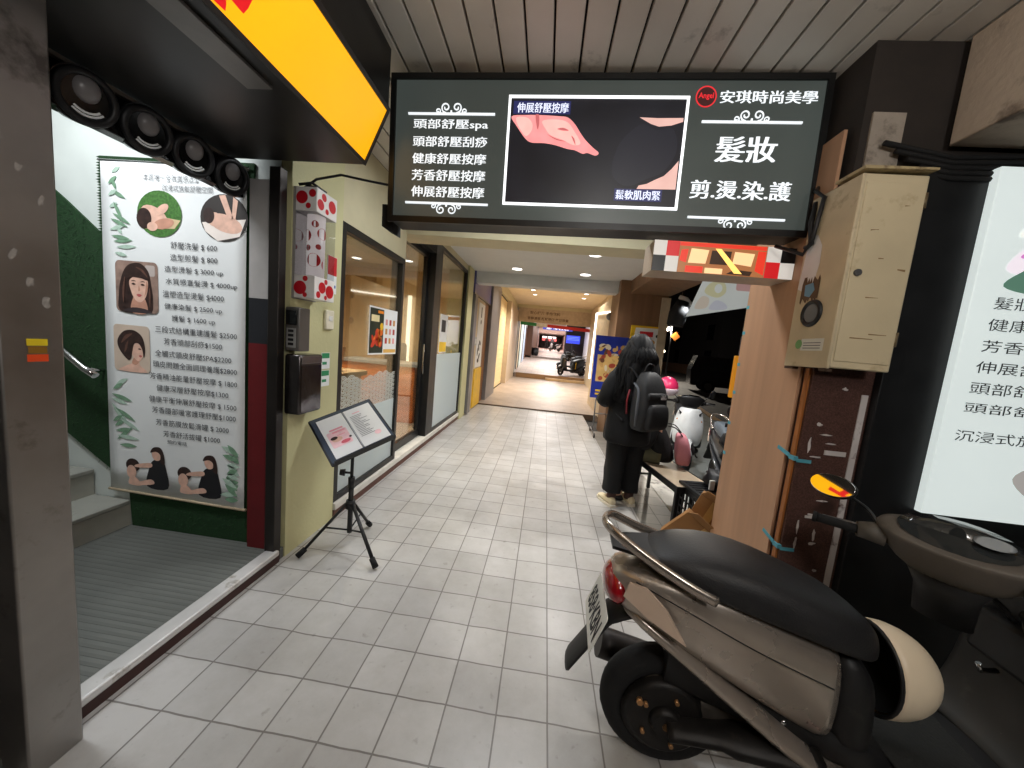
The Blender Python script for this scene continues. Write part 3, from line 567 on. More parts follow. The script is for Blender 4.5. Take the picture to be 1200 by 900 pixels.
food += [(mat('poster cream', (236, 222, 170), .5), rect(3.02, 1.60, 3.17, 1.66), 2), (mat('poster yellow', (240, 196, 40), .5), circ(3.22, 1.56, .035), 5), (mat('poster orange', (240, 140, 30), .5), rect(3.14, 1.68, 3.25, 1.705), 2)]
for a in range(3):
    for b in range(3): food += [(mat(('cup red', 'cup amber', 'cup pink')[(a+b) % 3], ((180, 60, 50), (196, 140, 70), (222, 150, 150))[(a+b) % 3], .5), rect(3.30+a*.082, 1.40+b*.09, 3.345+a*.082, 1.455+b*.09), 1)]
food.append((mat('poster tan', (226, 178, 90), .5), rect(3.275, 1.31, 3.55, 1.345), 1)); f.art('print', food, po)
tp = thing('window_poster', 'narrow white and yellow poster on the far shop window', 'poster', (-1.577, 5.15, 1.3)); MB().bx(-1.5785, -1.5755, 5.05, 5.42, 1.29, 1.86).build('sheet', PAPER, tp)
Face((-1.5753, 0, 0), (0, 1, 0), (0, 0, 1)).art('print', [(mat('poster yellow', (240, 196, 40), .5), rect(5.06, 1.30, 5.41, 1.45), 1), (mat('dark ink', (38, 38, 44), .6), rect(5.12, 1.6, 5.33, 1.78), 1)], tp)
# interior
IW = wood('warm wood panelling', (224, 194, 150), .5, 'Z', .18, 12)
wall('shop_interior_wall', 'warm wood panelled back wall inside the lit shop', 'wall', (-4.6, -4.5, 2.4, 8.0, 0, 2.9), IW)
wall('shop_interior_wall', 'pale wood partition behind the yellow pillar inside the shop', 'wall', (-4.5, -1.91, 2.40, 2.5, 0, 2.9), IW)
wall('shop_interior_wall', 'wood panelled end wall inside the shop beyond the counter', 'wall', (-4.5, -1.91, 7.0, 7.1, 0, 2.9), IW)
struct('shop_floor', MB().bx(-4.5, -1.66, 2.5, 7.0, 0, .08), tiles('shop floor tiles', (190, 170, 148), .4, 0, 0, (150, 130, 110), .004, .3, .001, .05))
struct('shop_ceiling', MB().bx(-4.5, -1.91, 2.5, 7.0, 2.80, 2.9), mat('shop ceiling', (226, 210, 184), .7, var=.03))
ct = thing('counter', 'orange wood reception counter seen through the glass door', 'counter', (-2.9, 5.6, .08))
MB().bx(-3.3, -2.05, 5.4, 5.9, .08, 1.0, .006).build('front', wood('orange wood', (196, 112, 54), .45, 'X', .3), ct); MB().bx(-3.35, -2.0, 5.36, 5.94, 1.0, 1.05, .005).build('top', mat('grey counter top', (150, 150, 148), .35), ct)
oc = thing('office_chair', 'black office chair behind the reception counter', 'chair', (-2.9, 6.3, .08))
MB().bx(-3.15, -2.65, 6.08, 6.55, .5, .6, .04).build('seat', BLACK, oc); MB().bx(-3.12, -2.68, 6.52, 6.62, .68, 1.35, .05).build('backrest', BLACK, oc)
q = MB(); q.cyl((-2.9, 6.32, .15), (-2.9, 6.32, .5), .03)
for k in range(5): q.tube([(-2.9, 6.32, .16), (-2.9+.28*math.cos(k*1.2566), 6.32+.28*math.sin(k*1.2566), .115)], [.028, .02], 6)
q.build('base', BLACK, oc)
for ld_, p in (('glowing upright light strip on the wood wall inside the shop', (-2.86, -2.80, 6.93, 6.995, .5, 2.3)), ('long glowing horizontal light strip on the shop back wall', (-4.495, -4.46, 3.3, 6.6, 2.22, 2.26))):
    s_ = thing('light_strip', ld_, 'light strip', (p[0], p[2], p[4])); MB().bx(*p).build('tube', emit('warm led', (255, 236, 206), 3.0), s_); MB().bx(p[0]-.004, p[0]-.0005, p[2]-.01, p[3], p[4]-.01, p[5]+.01).build('channel', CHROME, s_)
mo = thing('monitor', 'black tablet screen on a stand at the shop counter', 'monitor', (-2.45, 5.55, 1.05)); MB().bx(-2.55, -2.35, 5.5, 5.53, 1.22, 1.42, .005).build('screen', BLACK, mo); MB().bx(-2.47, -2.43, 5.5, 5.53, 1.05, 1.22).build('stand', BLACK, mo); MB().bx(-2.5, -2.42, 5.494, 5.5, 1.3, 1.34).build('light', emit('blue glow', (60, 80, 240), 1.5), mo)
dk = thing('desk', 'tan desk beside the wood wall behind the first window', 'desk', (-2.6, 3.2, .08)); MB().bx(-2.95, -2.1, 2.7, 4.0, .98, 1.04, .006).build('top', wood('tan desk wood', (196, 160, 116), .5, 'Y'), dk); MB().bx(-2.9, -2.15, 2.75, 2.8, .08, .98).build('side', wood('tan desk wood', (196, 160, 116), .5, 'Y'), dk); MB().bx(-2.9, -2.15, 3.9, 3.95, .08, .98).build('side', wood('tan desk wood', (196, 160, 116), .5, 'Y'), dk)
wb = thing('carton', 'small white carton on the tan desk behind the window', 'carton', (-2.2, 2.85, 1.04)); MB().bx(-2.3, -2.12, 2.76, 2.98, 1.04, 1.26, .004).build('body', WHITE, wb); MB().bx(-2.28, -2.14, 2.78, 2.96, 1.26, 1.33, .01).build('lid', PAPER, wb)
lp = thing('laptop', 'open brown laptop on the tan desk behind the window', 'laptop', (-2.3, 3.5, 1.04)); MB().bx(-2.5, -2.2, 3.35, 3.6, 1.04, 1.06).build('base', BLACK, lp); q = MB(); q.prism(rect(-2.5, 0, -2.2, .26), (0, 3.6, 1.06), (1, 0, 0), (0, .3, .95), (0, .015, 0)); q.build('screen', mat('brown lid', (120, 84, 56), .5), lp)
def downlight(x, y, z, label, power, color, grp, spot=130, r=.055):
    d = thing('downlight', label, 'ceiling lamp', (x, y, z), group=grp)
    q = MB(); q.torus((x, y, z-.002), (0, 0, 1), r+.012, .008, 24, 6); q.build('rim', WHITE, d)
    q = MB(); q.cyl((x, y, z-.006), (x, y, z-.001), r, seg=24); q.build('lens', emit('lamp glow %.2f' % color[2], tuple(int(255*c**.45) for c in color), 6.0), d)
    o = lamp('SPOT', (x, y, z-.03), power, color, .05, spot=spot); o.parent = d; o.location = (0, 0, -.03)
for i, (x, y) in enumerate(((-2.3, 3.15), (-2.75, 3.4), (-2.3, 4.6), (-2.75, 5.6), (-3.6, 4.2))):
    downlight(x, y, 2.80, 'round lamp in the shop ceiling, ' + ('nearest to the window', 'second from the window', 'above the glass door', 'above the counter', 'near the back wall')[i], 170, WARM, 'lamps in the shop ceiling', 150)
# walkway downlights
for i, (x, y) in enumerate(((-.66, 6.43), (.565, 6.5), (.56, 5.17), (-.66, 4.25), (.56, 4.25))):
    downlight(x, y, 2.87, 'white downlight in the walkway ceiling, ' + ('left one near the white beam', 'right one near the white beam', 'bright one before the brown column', 'left one just behind the cream beam', 'right one just behind the cream beam')[i], 85, (1, .97, .93), 'white downlights in the walkway ceiling', 130, .085)
vt = thing('ceiling_vent', 'small dark slot vent in the white walkway ceiling', 'vent', (-.665, 5.13, 2.87)); MB().bx(-.75, -.57, 5.10, 5.16, 2.862, 2.872).build('frame', mat('grey vent', (120, 118, 114), .5), vt)
for k in range(3): MB().bx(-.74, -.58, 5.107+k*.018, 5.115+k*.018, 2.859, 2.863).build('slat', BLACK, vt)

# ================================================================== menu stand
ms = thing('menu_stand', 'black tripod music stand standing before the shop window', 'stand', (-1.235, 2.2, 0))
q = MB(); q.cyl((-1.235, 2.2, .10), (-1.235, 2.2, .46), .017, seg=14); q.cyl((-1.235, 2.2, .44), (-1.235, 2.2, .70), .011, seg=12); q.build('pole', BLACK, ms)
q = MB(); q.cyl((-1.235, 2.2, .425), (-1.235, 2.2, .50), .022, seg=14); q.build('collar', BLACK, ms)
q = MB(); q.cyl((-1.235, 2.2, .53), (-1.285, 2.18, .535), .008, seg=8); q.cyl((-1.275, 2.184, .534), (-1.305, 2.172, .536), .026, .02, 8); q.build('knob', BLACK, ms)
q = MB(); q.cyl((-1.235, 2.2, .28), (-1.235, 2.2, .335), .034, .03, 14); q.build('hub', BLACK, ms)
for ex, ey in ((-1.46, 1.985), (-.935, 1.995), (-1.215, 2.46)):
    q = MB(); dx, dy = ex+1.235, ey-2.2; q.tube([(-1.235+dx*.08, 2.2+dy*.08, .315), (-1.235+dx*.9, 2.2+dy*.9, .045)], .013, 8, flat=.7); lg = q.build('leg', BLACK, ms)
    q = MB(); q.tube([(-1.235+dx*.86, 2.2+dy*.86, .055), (ex, ey, .018)], [.018, .019], 10); q.build('rubber_foot', RUBBER, lg)
    q = MB(); q.tube([(-1.235, 2.2, .115), (-1.235+dx*.5, 2.2+dy*.5, .175)], .006, 6); q.build('brace', BLACK, ms)
# sloped desk: measured corners  left(-1.52,2.16,.95) top(-1.27,2.42,1.08) right(-1.03,2.2,.885) bottom(-1.29,1.97,.75)
e1 = V((.27, -.21, -.19)); o_ = V((-1.53, 2.13, .945)); e2 = V((.255, .255, .135))
du = e2.normalized(); dv = (-(e1-du*e1.dot(du))).normalized(); dn = du.cross(dv); wd, hg = e2.length, (e1-du*e1.dot(du)).length
DO = V((-1.245, 2.2, .835))
q = MB(); q.prism(rrect(-wd/2-.02, -hg/2-.02, wd/2+.02, hg/2+.02, .012), DO-dn*.012, du, dv, dn*.012); q.build('desk', BLACK, ms)
q = MB(); q.prism(rect(-wd/2, -hg/2-.02, wd/2, -hg/2-.012), DO, du, dv, dn*.03); q.build('lip', BLACK, ms)
q = MB(); q.tube([(-1.235, 2.2, .69), DO-dn*.015], .013, 8); q.build('bracket', BLACK, ms)
mn = thing('menu_folder', 'open menu folder with pink and white pages lying on the music stand', 'menu', tuple(DO))
q = MB(); q.prism(rrect(-wd/2-.01, -hg/2-.008, wd/2+.01, hg/2+.012, .008), DO+dn*.001, du, dv, dn*.004); q.build('cover', mat('folder plastic', (70, 78, 92), .12, coat=.5), mn)
FF = Face(DO+dn*.007, du, dv)
for s_ in (-1, 1):
    q = MB(); a, b = (-wd/2+.02, -.006) if s_ < 0 else (.006, wd/2-.006); q.prism(rect(a, -hg/2+.012, b, hg/2-.018), DO+dn*.0052, du, dv, dn*.0015); q.build('page', mat('glossy page', (236, 236, 236), .18, coat=.4, var=.02), mn)
q = MB(); q.tube([DO+dn*.006-dv*hg*.46, DO+dn*.006+dv*hg*.44], .005, 8); q.build('spine', mat('clear spine', (170, 174, 178), .25), mn)
pk = [(PINKC, rrect(-.155, -.10, -.03, .04, .01), 1), (mat('deep pink', (232, 156, 168), .5), rect(-.13, .045, -.045, .06), 2), (mat('deep pink', (232, 156, 168), .5), rect(-.12, .02, -.04, .036), 2), (mat('skin print', (226, 178, 156), .6), circ(-.11, -.035, .032, .022), 3), (hairm, circ(-.125, -.02, .022, .014), 4), (mat('rose', (214, 96, 112), .5), circ(-.07, -.075, .03, .015), 4), (INK, rect(-.04, -.06, -.025, -.045), 4), (mat('deep pink', (232, 156, 168), .5), rect(-.1, -.01, -.05, -.003), 2)]
FF.art('print', pk, mn)
tx = []
rr = random.Random(9)
for k in range(15):
    zz = .10-.014*k; tx.append((mat('page ink', (96, 98, 104), .6), rect(.025, zz, .025+rr.uniform(.05, .11), zz+.004), 1))
tx += [(PINKC, circ(.13, -.11, .022, .02), 1), (mat('deep pink', (232, 156, 168), .5), rect(.05, .125, .10, .131), 1)]
FF.art('page_print', tx, mn)

# ================================================================== big dark shop sign
tt = .022; su = V((math.cos(tt), 0, math.sin(tt))); sv = V((-math.sin(tt), 0, math.cos(tt)))
sg = thing('shop_sign', 'big dark hanging shop sign with white Chinese writing and a screen in the middle', 'sign', (.2, 2.0, 2.5))
SF = Face((0, 1.95, 0), su, sv)
q = MB(); q.prism(rect(-.888, 2.150, 1.292, 2.886), V((0, 1.956, 0)), su, sv, (0, .16, 0)); q.build('case', mat('black sign case', (28, 28, 28), .5), sg)
q = MB()
for r4 in ((-.90, 2.140, 1.30, 2.172), (-.90, 2.868, 1.30, 2.896), (-.90, 2.172, -.872, 2.868), (1.272, 2.172, 1.30, 2.868)): q.prism(rect(*r4), V((0, 1.938, 0)), su, sv, (0, .018, 0))
q.build('frame', mat('black sign frame', (20, 20, 20), .4), sg)
q = MB(); q.prism([(-.90, 2.10), (-.96, 2.13), (-.96, 2.25), (-.90, 2.25)], V((0, 2.0, 0)), su, sv, (0, .12, 0)); q.build('hinge_plate', MATTE, sg)
q = MB(); q.prism(rect(-.872, 2.172, 1.272, 2.868), V((0, 1.95, 0)), su, sv, (0, .006, 0)); q.build('panel', emit('dark sign panel', (67, 73, 70), .66, .2, 1.6), sg)
WL = emit('lit white letter', (240, 246, 250), 1.0)
L5 = (('頭部舒壓spa', 2.616, 2.678), ('頭部舒壓刮痧', 2.533, 2.592), ('健康舒壓按摩', 2.446, 2.506), ('芳香舒壓按摩', 2.359, 2.422), ('伸展舒壓按摩', 2.274, 2.337))
for s_, a, b in L5: write(SF, s_, -.771, -.366, a+.003, b-.003, WL, sg, layer=3, heavy=.024)
write(SF, '安琪時尚美學', .790, 1.240, 2.764, 2.822, WL, sg, layer=3, heavy=.03)
write(SF, '髮妝', .80, 1.085, 2.49, 2.612, WL, sg, layer=3, heavy=.03)
write(SF, '剪.燙.染.護', .70, 1.18, 2.312, 2.402, WL, sg, layer=3, heavy=.03)
def scroll(cx, cz, half, up, name='ornament'):
    q = MB(); y = SF.o.y-.0026; s_ = 1 if up else -1
    P = lambda a, b: SF.o+su*a+sv*b-V((0, .0026, 0))
    q.tube([P(cx-half, cz), P(cx+half, cz)], .006, 6)
    def spiral(px_, pz_, r0, turns, a0, dr):
        return [P(px_+dr*(r0*(1-k/26*.75))*math.cos(a0+turns*6.283*k/26), pz_+s_*(r0*(1-k/26*.75))*math.sin(a0+turns*6.283*k/26)) for k in range(27)]
    for d in (-1, 1):
        q.tube(spiral(cx+d*.03, cz+s_*.032, .026, 1.3, -1.6, d), .0035, 5); q.tube(spiral(cx+d*.072, cz+s_*.014, .015, 1.2, -1.6, -d), .003, 5)
    q.tube([P(cx, cz), P(cx, cz+s_*.016)], .005, 5)
    q.build(name, WL, sg)
scroll(-.567, 2.70, .235, True); scroll(-.572, 2.245, .23, False); scroll(.95, 2.677, .235, True); scroll(.936, 2.22, .235, False)
RL = emit('lit red ring', (226, 44, 52), 1.0)
q = MB(); c = SF.o+su*.722+sv*2.793-V((0, .0024, 0))
for i in range(36):
    a, b = 6.283*i/36, 6.283*(i+1)/36; q._f([q.v(c+su*r*math.cos(t)+sv*r*math.sin(t)) for r, t in ((.044, a), (.05, a), (.05, b), (.044, b))])
q.build('emblem_ring', RL, sg)
SF.art('emblem_disc', [(emit('dark red disc', (66, 30, 30), .8), circ(.722, 2.793, .043, n=30), 2)], sg)
write(SF, 'Angel', .686, .758, 2.778, 2.812, RL, sg, layer=4, bold=.02)
tv = thing('screen', 'lit video screen set into the dark sign showing a massaging hand', 'screen', (.19, 1.94, 2.26))
q = MB(); q.prism(rect(-.25, 2.262, .632, 2.780), V((0, 1.9470, 0)), su, sv, (0, .0028, 0)); q.build('display', emit('dark screen picture', (26, 26, 32), .9, .5, 3), tv)
q = MB()
for r4 in ((-.262, 2.250, .644, 2.262), (-.262, 2.780, .644, 2.792), (-.262, 2.262, -.25, 2.780), (.632, 2.262, .644, 2.780)): q.prism(rect(*r4), V((0, 1.942, 0)), su, sv, (0, .006, 0))
q.build('frame', emit('lit screen edge', (250, 253, 255), 1.6), tv)
TF = Face((0, 1.9466, 0), su, sv)
hs = emit('hand glow', (236, 150, 150), 1.0, .12, 14); hs2 = emit('palm glow', (250, 184, 176), 1.0, .1, 14); hs3 = emit('pale skin glow', (222, 178, 168), 1.0, .1, 8)
TF.art('hand_picture', [(hs, smooth_poly([(-.243, 2.69), (-.17, 2.698), (-.08, 2.698), (.0, 2.694), (.05, 2.688), (.09, 2.655), (.12, 2.615), (.15, 2.58), (.19, 2.545), (.222, 2.52), (.206, 2.506), (.165, 2.518), (.14, 2.514), (.10, 2.53), (.06, 2.536), (.0, 2.552), (-.06, 2.562), (-.13, 2.564), (-.165, 2.585), (-.21, 2.64)], 4), 1),
    (hs2, smooth_poly([(-.08, 2.67), (-.01, 2.678), (.05, 2.665), (.09, 2.62), (.125, 2.565), (.09, 2.555), (.03, 2.58), (-.03, 2.60), (-.06, 2.63)]), 2), (hs2, smooth_poly([(-.22, 2.68), (-.16, 2.685), (-.13, 2.65), (-.14, 2.61), (-.17, 2.60)]), 2), (emit('finger shade', (196, 104, 106), .9), smooth_poly([(-.118, 2.698), (-.10, 2.698), (-.096, 2.65), (-.104, 2.63)]), 3), (emit('finger shade', (196, 104, 106), .9), smooth_poly([(.0, 2.632), (.03, 2.638), (.06, 2.625), (.03, 2.624)]), 3), (emit('finger shade', (196, 104, 106), .9), smooth_poly([(.075, 2.60), (.092, 2.585), (.10, 2.555), (.09, 2.57)]), 3), (emit('finger shade', (196, 104, 106), .9), smooth_poly([(-.05, 2.605), (.0, 2.585), (.05, 2.572), (.0, 2.578)]), 3)], tv)
TF.art('hand_picture', [(hs3, [(.41, 2.693), (.50, 2.690), (.625, 2.692), (.625, 2.674), (.57, 2.656), (.51, 2.650), (.47, 2.662)], 1), (hs3, [(.625, 2.49), (.625, 2.351), (.431, 2.349), (.44, 2.366), (.48, 2.375), (.515, 2.394), (.56, 2.415), (.595, 2.45)], 1), (emit('grey cloth glow', (34, 34, 42), .9), smooth_poly([(.42, 2.66), (.50, 2.635), (.58, 2.64), (.61, 2.54), (.56, 2.44), (.48, 2.40), (.38, 2.36), (.30, 2.42), (.32, 2.56)]), 1)], tv)
CB = emit('caption white', (226, 232, 250), 1.1)
TF.art('caption_band', [(emit('caption band', (40, 44, 92), .9), rect(-.235, 2.702, .06, 2.765), 4), (emit('caption band', (40, 44, 92), .9), rect(.32, 2.288, .56, 2.347), 4)], tv)
write(TF, '伸展舒壓按摩', -.215, .05, 2.708, 2.757, CB, tv, layer=6, heavy=.018); write(TF, '鬆軟肌肉緊', .328, .552, 2.294, 2.341, CB, tv, layer=6, heavy=.018)
for x in (-.6, .2, 1.0):
    hgr = tag(MB().bx(x-.015, x+.015, 2.03, 2.06, 2.87+x*.02, 2.94).build('hanger', BLACK), 'black hanger bar holding the dark sign to the ceiling, ' + {-.6: 'left', .2: 'middle', 1.0: 'right'}[x], 'hanger', 'sign hangers')

# ================================================================== right column, panel, meter box, poster light box
GRAN = mat('brown granite', (84, 60, 54), .35, var=.45, scale=160, stain=((58, 42, 38), 5, .55))
cl = thing('column', 'wide brown granite column at the right behind the scooter', 'column', (2.0, 2.05, 0))
MB().bx(1.25, 2.9, 1.752, 2.36, -.14, 2.36).build('granite_cladding', GRAN, cl)
MB().bx(1.27, 2.9, 1.77, 2.34, 2.36, 2.93).build('upper_part', mat('sooty plaster', (46, 40, 36), .8, var=.3, bump=.2, bscale=20), cl)
q = MB(); q.bx(1.472, 1.499, 1.746, 1.7505, .12, 1.42); q.bx(1.36, 1.455, 1.747, 1.7505, 1.12, 1.142); q.bx(1.33, 1.42, 1.747, 1.7505, .80, .812)
for k in range(13):
    a, b = random.uniform(1.29, 1.45), random.uniform(.45, 1.45); w_, h_ = random.choice(((.03, .006), (.008, .04), (.014, .01), (.022, .012)))
    q.prism([(a+w_*math.cos(t)*random.uniform(.4, 1.1), b+h_*math.sin(t)*random.uniform(.4, 1.1)) for t in [6.283*i/9 for i in range(9)]], (0, 1.7495, 0), (1, 0, 0), (0, 0, 1), (0, .002, 0))
q.build('paint_smears', mat('white paint smear', (206, 200, 198), .7, stain=((96, 74, 68), 14, .57)), cl)
MB().bx(1.30, 1.43, 1.758, 1.768, 2.40, 2.64).build('bare_patch', mat('bare concrete', (158, 148, 136), .8, bump=.3, stain=((110, 102, 94), 8, .55)), cl)
wp = thing('wood_panel', 'smooth pinkish wood panel taped to the side of the granite column', 'panel', (1.24, 2.1, 0))
MB().bx(1.233, 1.249, 1.815, 2.375, .0, 2.60, .002).build('board', wood('pinkish wood board', (180, 140, 110), .5, 'Z', .14, 14), wp)
MB().bx(1.240, 1.249, 1.765, 1.79, .0, 1.52).build('edge_strip', wood('orange edge strip', (150, 92, 44), .5), wp)
TAPE = mat('blue tape', (84, 160, 178), .6)
q0 = [(1.2325, 2.378, z) for z in (1.86, 1.70, 1.50, 1.32, 1.12, .92)]
for k, (x, y, z) in enumerate(q0):
    MB().bx(1.2318, 1.2328, 2.345, 2.3755, z, z+.02).build('tape', TAPE, wp)
for z, sl in ((1.09, -.02), (.64, -.05)):
    q = MB(); q.prism([(1.78, z+.012), (1.87, z+.03), (1.875, z+.012), (1.785, z-.008)], (1.2315, 0, 0), (0, 1, 0), (0, 0, 1), (.0015, 0, 0)); q.bx(1.2315, 1.25, 1.748, 1.785, z-.014, z+.006); q.bx(1.245, 1.31, 1.7465, 1.7505, z-.02, z-.004); q.build('tape', TAPE, wp)
BEIGE = mat('old beige paint', (208, 193, 160), .5, var=.08, scale=3, stain=((168, 146, 106), 3.4, .57), bump=.08)
mx_ = thing('meter_box', 'old beige metal meter box fixed high on the column corner', 'meter box', (1.38, 1.68, 1.53))
q = MB(); q.bx(1.215, 1.455, 1.625, 1.744, 1.53, 2.325, .006); q.bx(1.225, 1.445, 1.621, 1.6255, 1.56, 2.29, .002); q.build('body', BEIGE, mx_)
q = MB(); q.bx(1.199, 1.214, 1.615, 1.885, 1.525, 2.32, .004); q.build('side_door', mat('old beige door', (198, 183, 152), .5, stain=((128, 108, 78), 3.0, .58), bump=.1), mx_)
q = MB(); q.prism([(1.19, 2.33), (1.46, 2.335), (1.46, 2.343), (1.19, 2.342)], (0, 1.60, 0), (1, 0, 0), (0, 0, 1), (0, .146, 0)); q.build('lid', mat('dull beige lid', (176, 158, 120), .5, stain=((90, 76, 56), 6, .55)), mx_)
q = MB(); q.torus((1.197, 1.757, 1.772), (1, 0, 0), .052, .011, 32, 8); mr_ = q.build('meter_rim', BLACK, mx_)
q = MB(); q.cyl((1.1985, 1.757, 1.772), (1.194, 1.757, 1.772), .05, seg=28); q.build('meter_glass', mat('grey meter glass', (118, 124, 130), .12), mr_)
bf = Face((1.1986, 0, 0), (0, -1, 0), (0, 0, 1))
bf.art('paper_label', [(mat('white label', (222, 222, 214), .6), rect(-1.79, 1.60, -1.655, 1.655), 1), (mat('label green', (120, 170, 110), .6), circ(-1.805, 1.63, .022), 2)], mx_)
tx = [(mat('page ink', (96, 98, 104), .6), rect(-1.775, 1.61+.012*k, -1.67, 1.6135+.012*k), 3) for k in range(3)]; bf.art('label_print', tx, mx_)
bf.art('bare_patch', [(mat('whitish bare paint', (214, 214, 214), .5), [(-1.88, 1.9), (-1.86, 2.12), (-1.81, 2.14), (-1.77, 2.08), (-1.765, 2.0), (-1.775, 1.95), (-1.765, 1.9), (-1.82, 1.87)], 1)], mx_)
bf.art('torn_sticker', [(mat('torn brown paper', (96, 74, 54), .8), [(-1.85+.11*i/14, 1.93+random.uniform(-.02, .02)+(.06 if i % 2 else 0)*0) for i in range(15)]+[(-1.74-.11*i/14, 1.83+random.uniform(-.015, .02)) for i in range(15)], 3), (mat('torn blue paper', (110, 150, 176), .7), [(-1.83, 1.91), (-1.78, 1.915), (-1.765, 1.88), (-1.79, 1.85), (-1.825, 1.86)], 4)], mx_)
q = MB()
for z in (1.64, 2.2): q.cyl((1.4565, 1.63, z), (1.4565, 1.63, z+.06), .007, seg=8)
q.build('hinge', mat('dull hinge', (120, 104, 78), .5, .4), mx_)
q = MB(); q.cyl((1.25, 1.6215, 1.93), (1.25, 1.612, 1.93), .014, seg=14); q.build('lock', mat('grey steel', (120, 120, 122), .35, .7), mx_)
q = MB(); q.bx(1.20, 1.225, 1.618, 1.66, 1.512, 1.524); q.bx(1.20, 1.225, 1.82, 1.88, 1.512, 1.524); q.build('foot', mat('rusty foot', (70, 52, 40), .7), mx_)
Face((0, 1.6205, 0), (1, 0, 0), (0, 0, 1)).art('scratch', [(mat('rust scratch', (140, 112, 76), .7), [(a, b), (a+l, b+random.uniform(-.01, .01)), (a+l, b+.004), (a, b+.005)], 1) for a, b, l in ((1.30, 1.83, .05), (1.34, 1.68, .07), (1.27, 2.1, .03), (1.40, 1.95, .03), (1.27, 1.66, .09), (1.38, 2.2, .02), (1.32, 1.99, .02))], mx_)
cbm = MB(); cbm.tube([(1.26, 1.95, 2.42), (1.2, 1.88, 2.36), (1.19, 1.8, 2.30), (1.185, 1.82, 2.12), (1.18, 1.86, 2.06), (1.1, 1.95, 2.12)], .009, 6); cbm.tube([(1.2, 1.86, 2.3), (1.185, 1.85, 2.2), (1.19, 1.83, 2.1), (1.186, 1.86, 2.09)], .012, 6)
tag(cbm.build('cable', BLACK), 'black cable drooping from the dark sign over the beige meter box', 'cable')
cbm = MB()
for k in range(5): cbm.tube([(1.34+.05*k, 1.73, 2.5-.03*k), (1.6, 1.71, 2.44-.02*k), (2.0, 1.72, 2.47-.025*k), (2.9, 1.73, 2.52-.02*k)], .011, 6)
tag(cbm.build('cable', MATTE), 'bundle of black cables running along the column above the lit poster', 'cable')
bb_ = thing('lit_poster', 'tall lit white beauty salon poster on a black board at the right', 'light box', (2.2, 1.72, .4))
MB().bx(1.512, 2.9, 1.715, 1.7505, .12, 2.40, .003).build('board', mat('black board', (22, 23, 25), .45, var=.2), bb_)
MB().bx(1.758, 2.66, 1.68, 1.7145, .918, 2.402, .004).build('panel', emit('lit poster white', (216, 226, 224), .80, .06, 1.2), bb_)
LF = Face((0, 1.6795, 0), (1, 0, 0), (0, 0, 1))
LK = emit('poster green', (90, 128, 110), .7); LI = mat('poster ink', (52, 54, 58), .5)
LF.art('picture', [(emit('poster pale pink', (234, 224, 232), .9), smooth_poly([(1.86, 2.0), (1.95, 2.12), (2.08, 2.16), (2.14, 2.06), (2.02, 1.98)]), 1), (emit('poster skin', (230, 198, 182), .85), smooth_poly([(2.14, 1.98), (2.25, 2.2), (2.45, 2.28), (2.62, 2.2), (2.6, 1.92), (2.3, 1.9)]), 2), (emit('poster olive', (148, 150, 92), .75), circ(2.17, 2.22, .1, .15, 24), 3), (LK, smooth_poly([(1.865, 1.93), (1.93, 2.0), (2.02, 2.05), (2.12, 2.03), (2.16, 1.92), (2.02, 1.90)]), 2), (emit('poster lily', (236, 238, 230), .9), circ(1.95, 2.19, .09, .025, 18, .7), 4), (emit('poster magenta', (206, 130, 196), .8), circ(1.93, 2.06, .03, .012, 12, .3), 4), (emit('poster lily', (236, 238, 230), .9), circ(2.04, 2.14, .07, .02, 18, -.5), 4), (emit('poster grey', (168, 164, 160), .75), smooth_poly([(2.08, 1.12), (2.2, 1.2), (2.4, 1.2), (2.5, 1.1), (2.4, 1.0), (2.2, 1.02)]), 2), (emit('poster skin2', (232, 200, 190), .9), smooth_poly([(2.24, 1.04), (2.28, 1.16), (2.42, 1.2), (2.55, 1.1), (2.45, .98)]), 3)], bb_)
for k, (s_, zz) in enumerate((('髮妝/剪燙染護', 1.835), ('健康舒壓按摩', 1.745), ('芳香舒壓按摩', 1.655), ('伸展舒壓按摩', 1.565), ('頭部舒壓刮痧', 1.475), ('頭部舒壓spa', 1.385))): write(LF, s_, 1.845-.004*k, 2.33, zz, zz+.052, LI, bb_, layer=7)
write(LF, '沉浸式放鬆空間', 1.815, 2.37, 1.265, 1.315, LI, bb_, layer=7); write(LF, '預約專線', 2.17, 2.36, .945, .985, mat('blue ink', (70, 96, 130), .5), bb_, layer=7)
# checkered box under the sign
ck = thing('checkered_lightbox', 'red, black and white checkered light box under the dark sign', 'light box', (.88, 2.0, 1.965))
CKW = emit('checker white', (228, 222, 214), .6); CKR = emit('checker red', (210, 26, 32), .7); CKB = mat('checker black', (22, 22, 24), .35)
MB().bx(.516, 1.231, 1.99, 2.17, 1.968, 2.128, .003).build('case', mat('box case', (188, 170, 150), .5), ck)
cf = Face((0, 1.9892, 0), (1, 0, 0), (0, 0, 1)); sh = []
GW = emit('warm lit cream', (246, 212, 156), .9); GR = emit('warm lit red', (222, 54, 34), .9); GB = emit('warm dark', (58, 36, 22), .6); GO = emit('bright flare', (255, 206, 110), 1.3); GT = emit('lit tan', (176, 112, 66), .7)
sq = .082
for i, cc in enumerate((CKW, CKR)): sh.append((cc, rect(.517+i*.066, 2.05, .517+(i+1)*.066, 2.127), 1))
for i, cc in enumerate((CKB, CKW)): sh.append((cc, rect(.517+i*.066, 1.969, .517+(i+1)*.066, 2.05), 1))
for i, cc in enumerate((CKW, CKB)): sh.append((cc, rect(1.09+i*.07, 2.05, 1.09+(i+1)*.07, 2.127), 1))
for i, cc in enumerate((CKR, CKW)): sh.append((cc, rect(1.09+i*.07, 1.969, 1.09+(i+1)*.07, 2.05), 1))
cf.art('checker_squares', sh, ck)
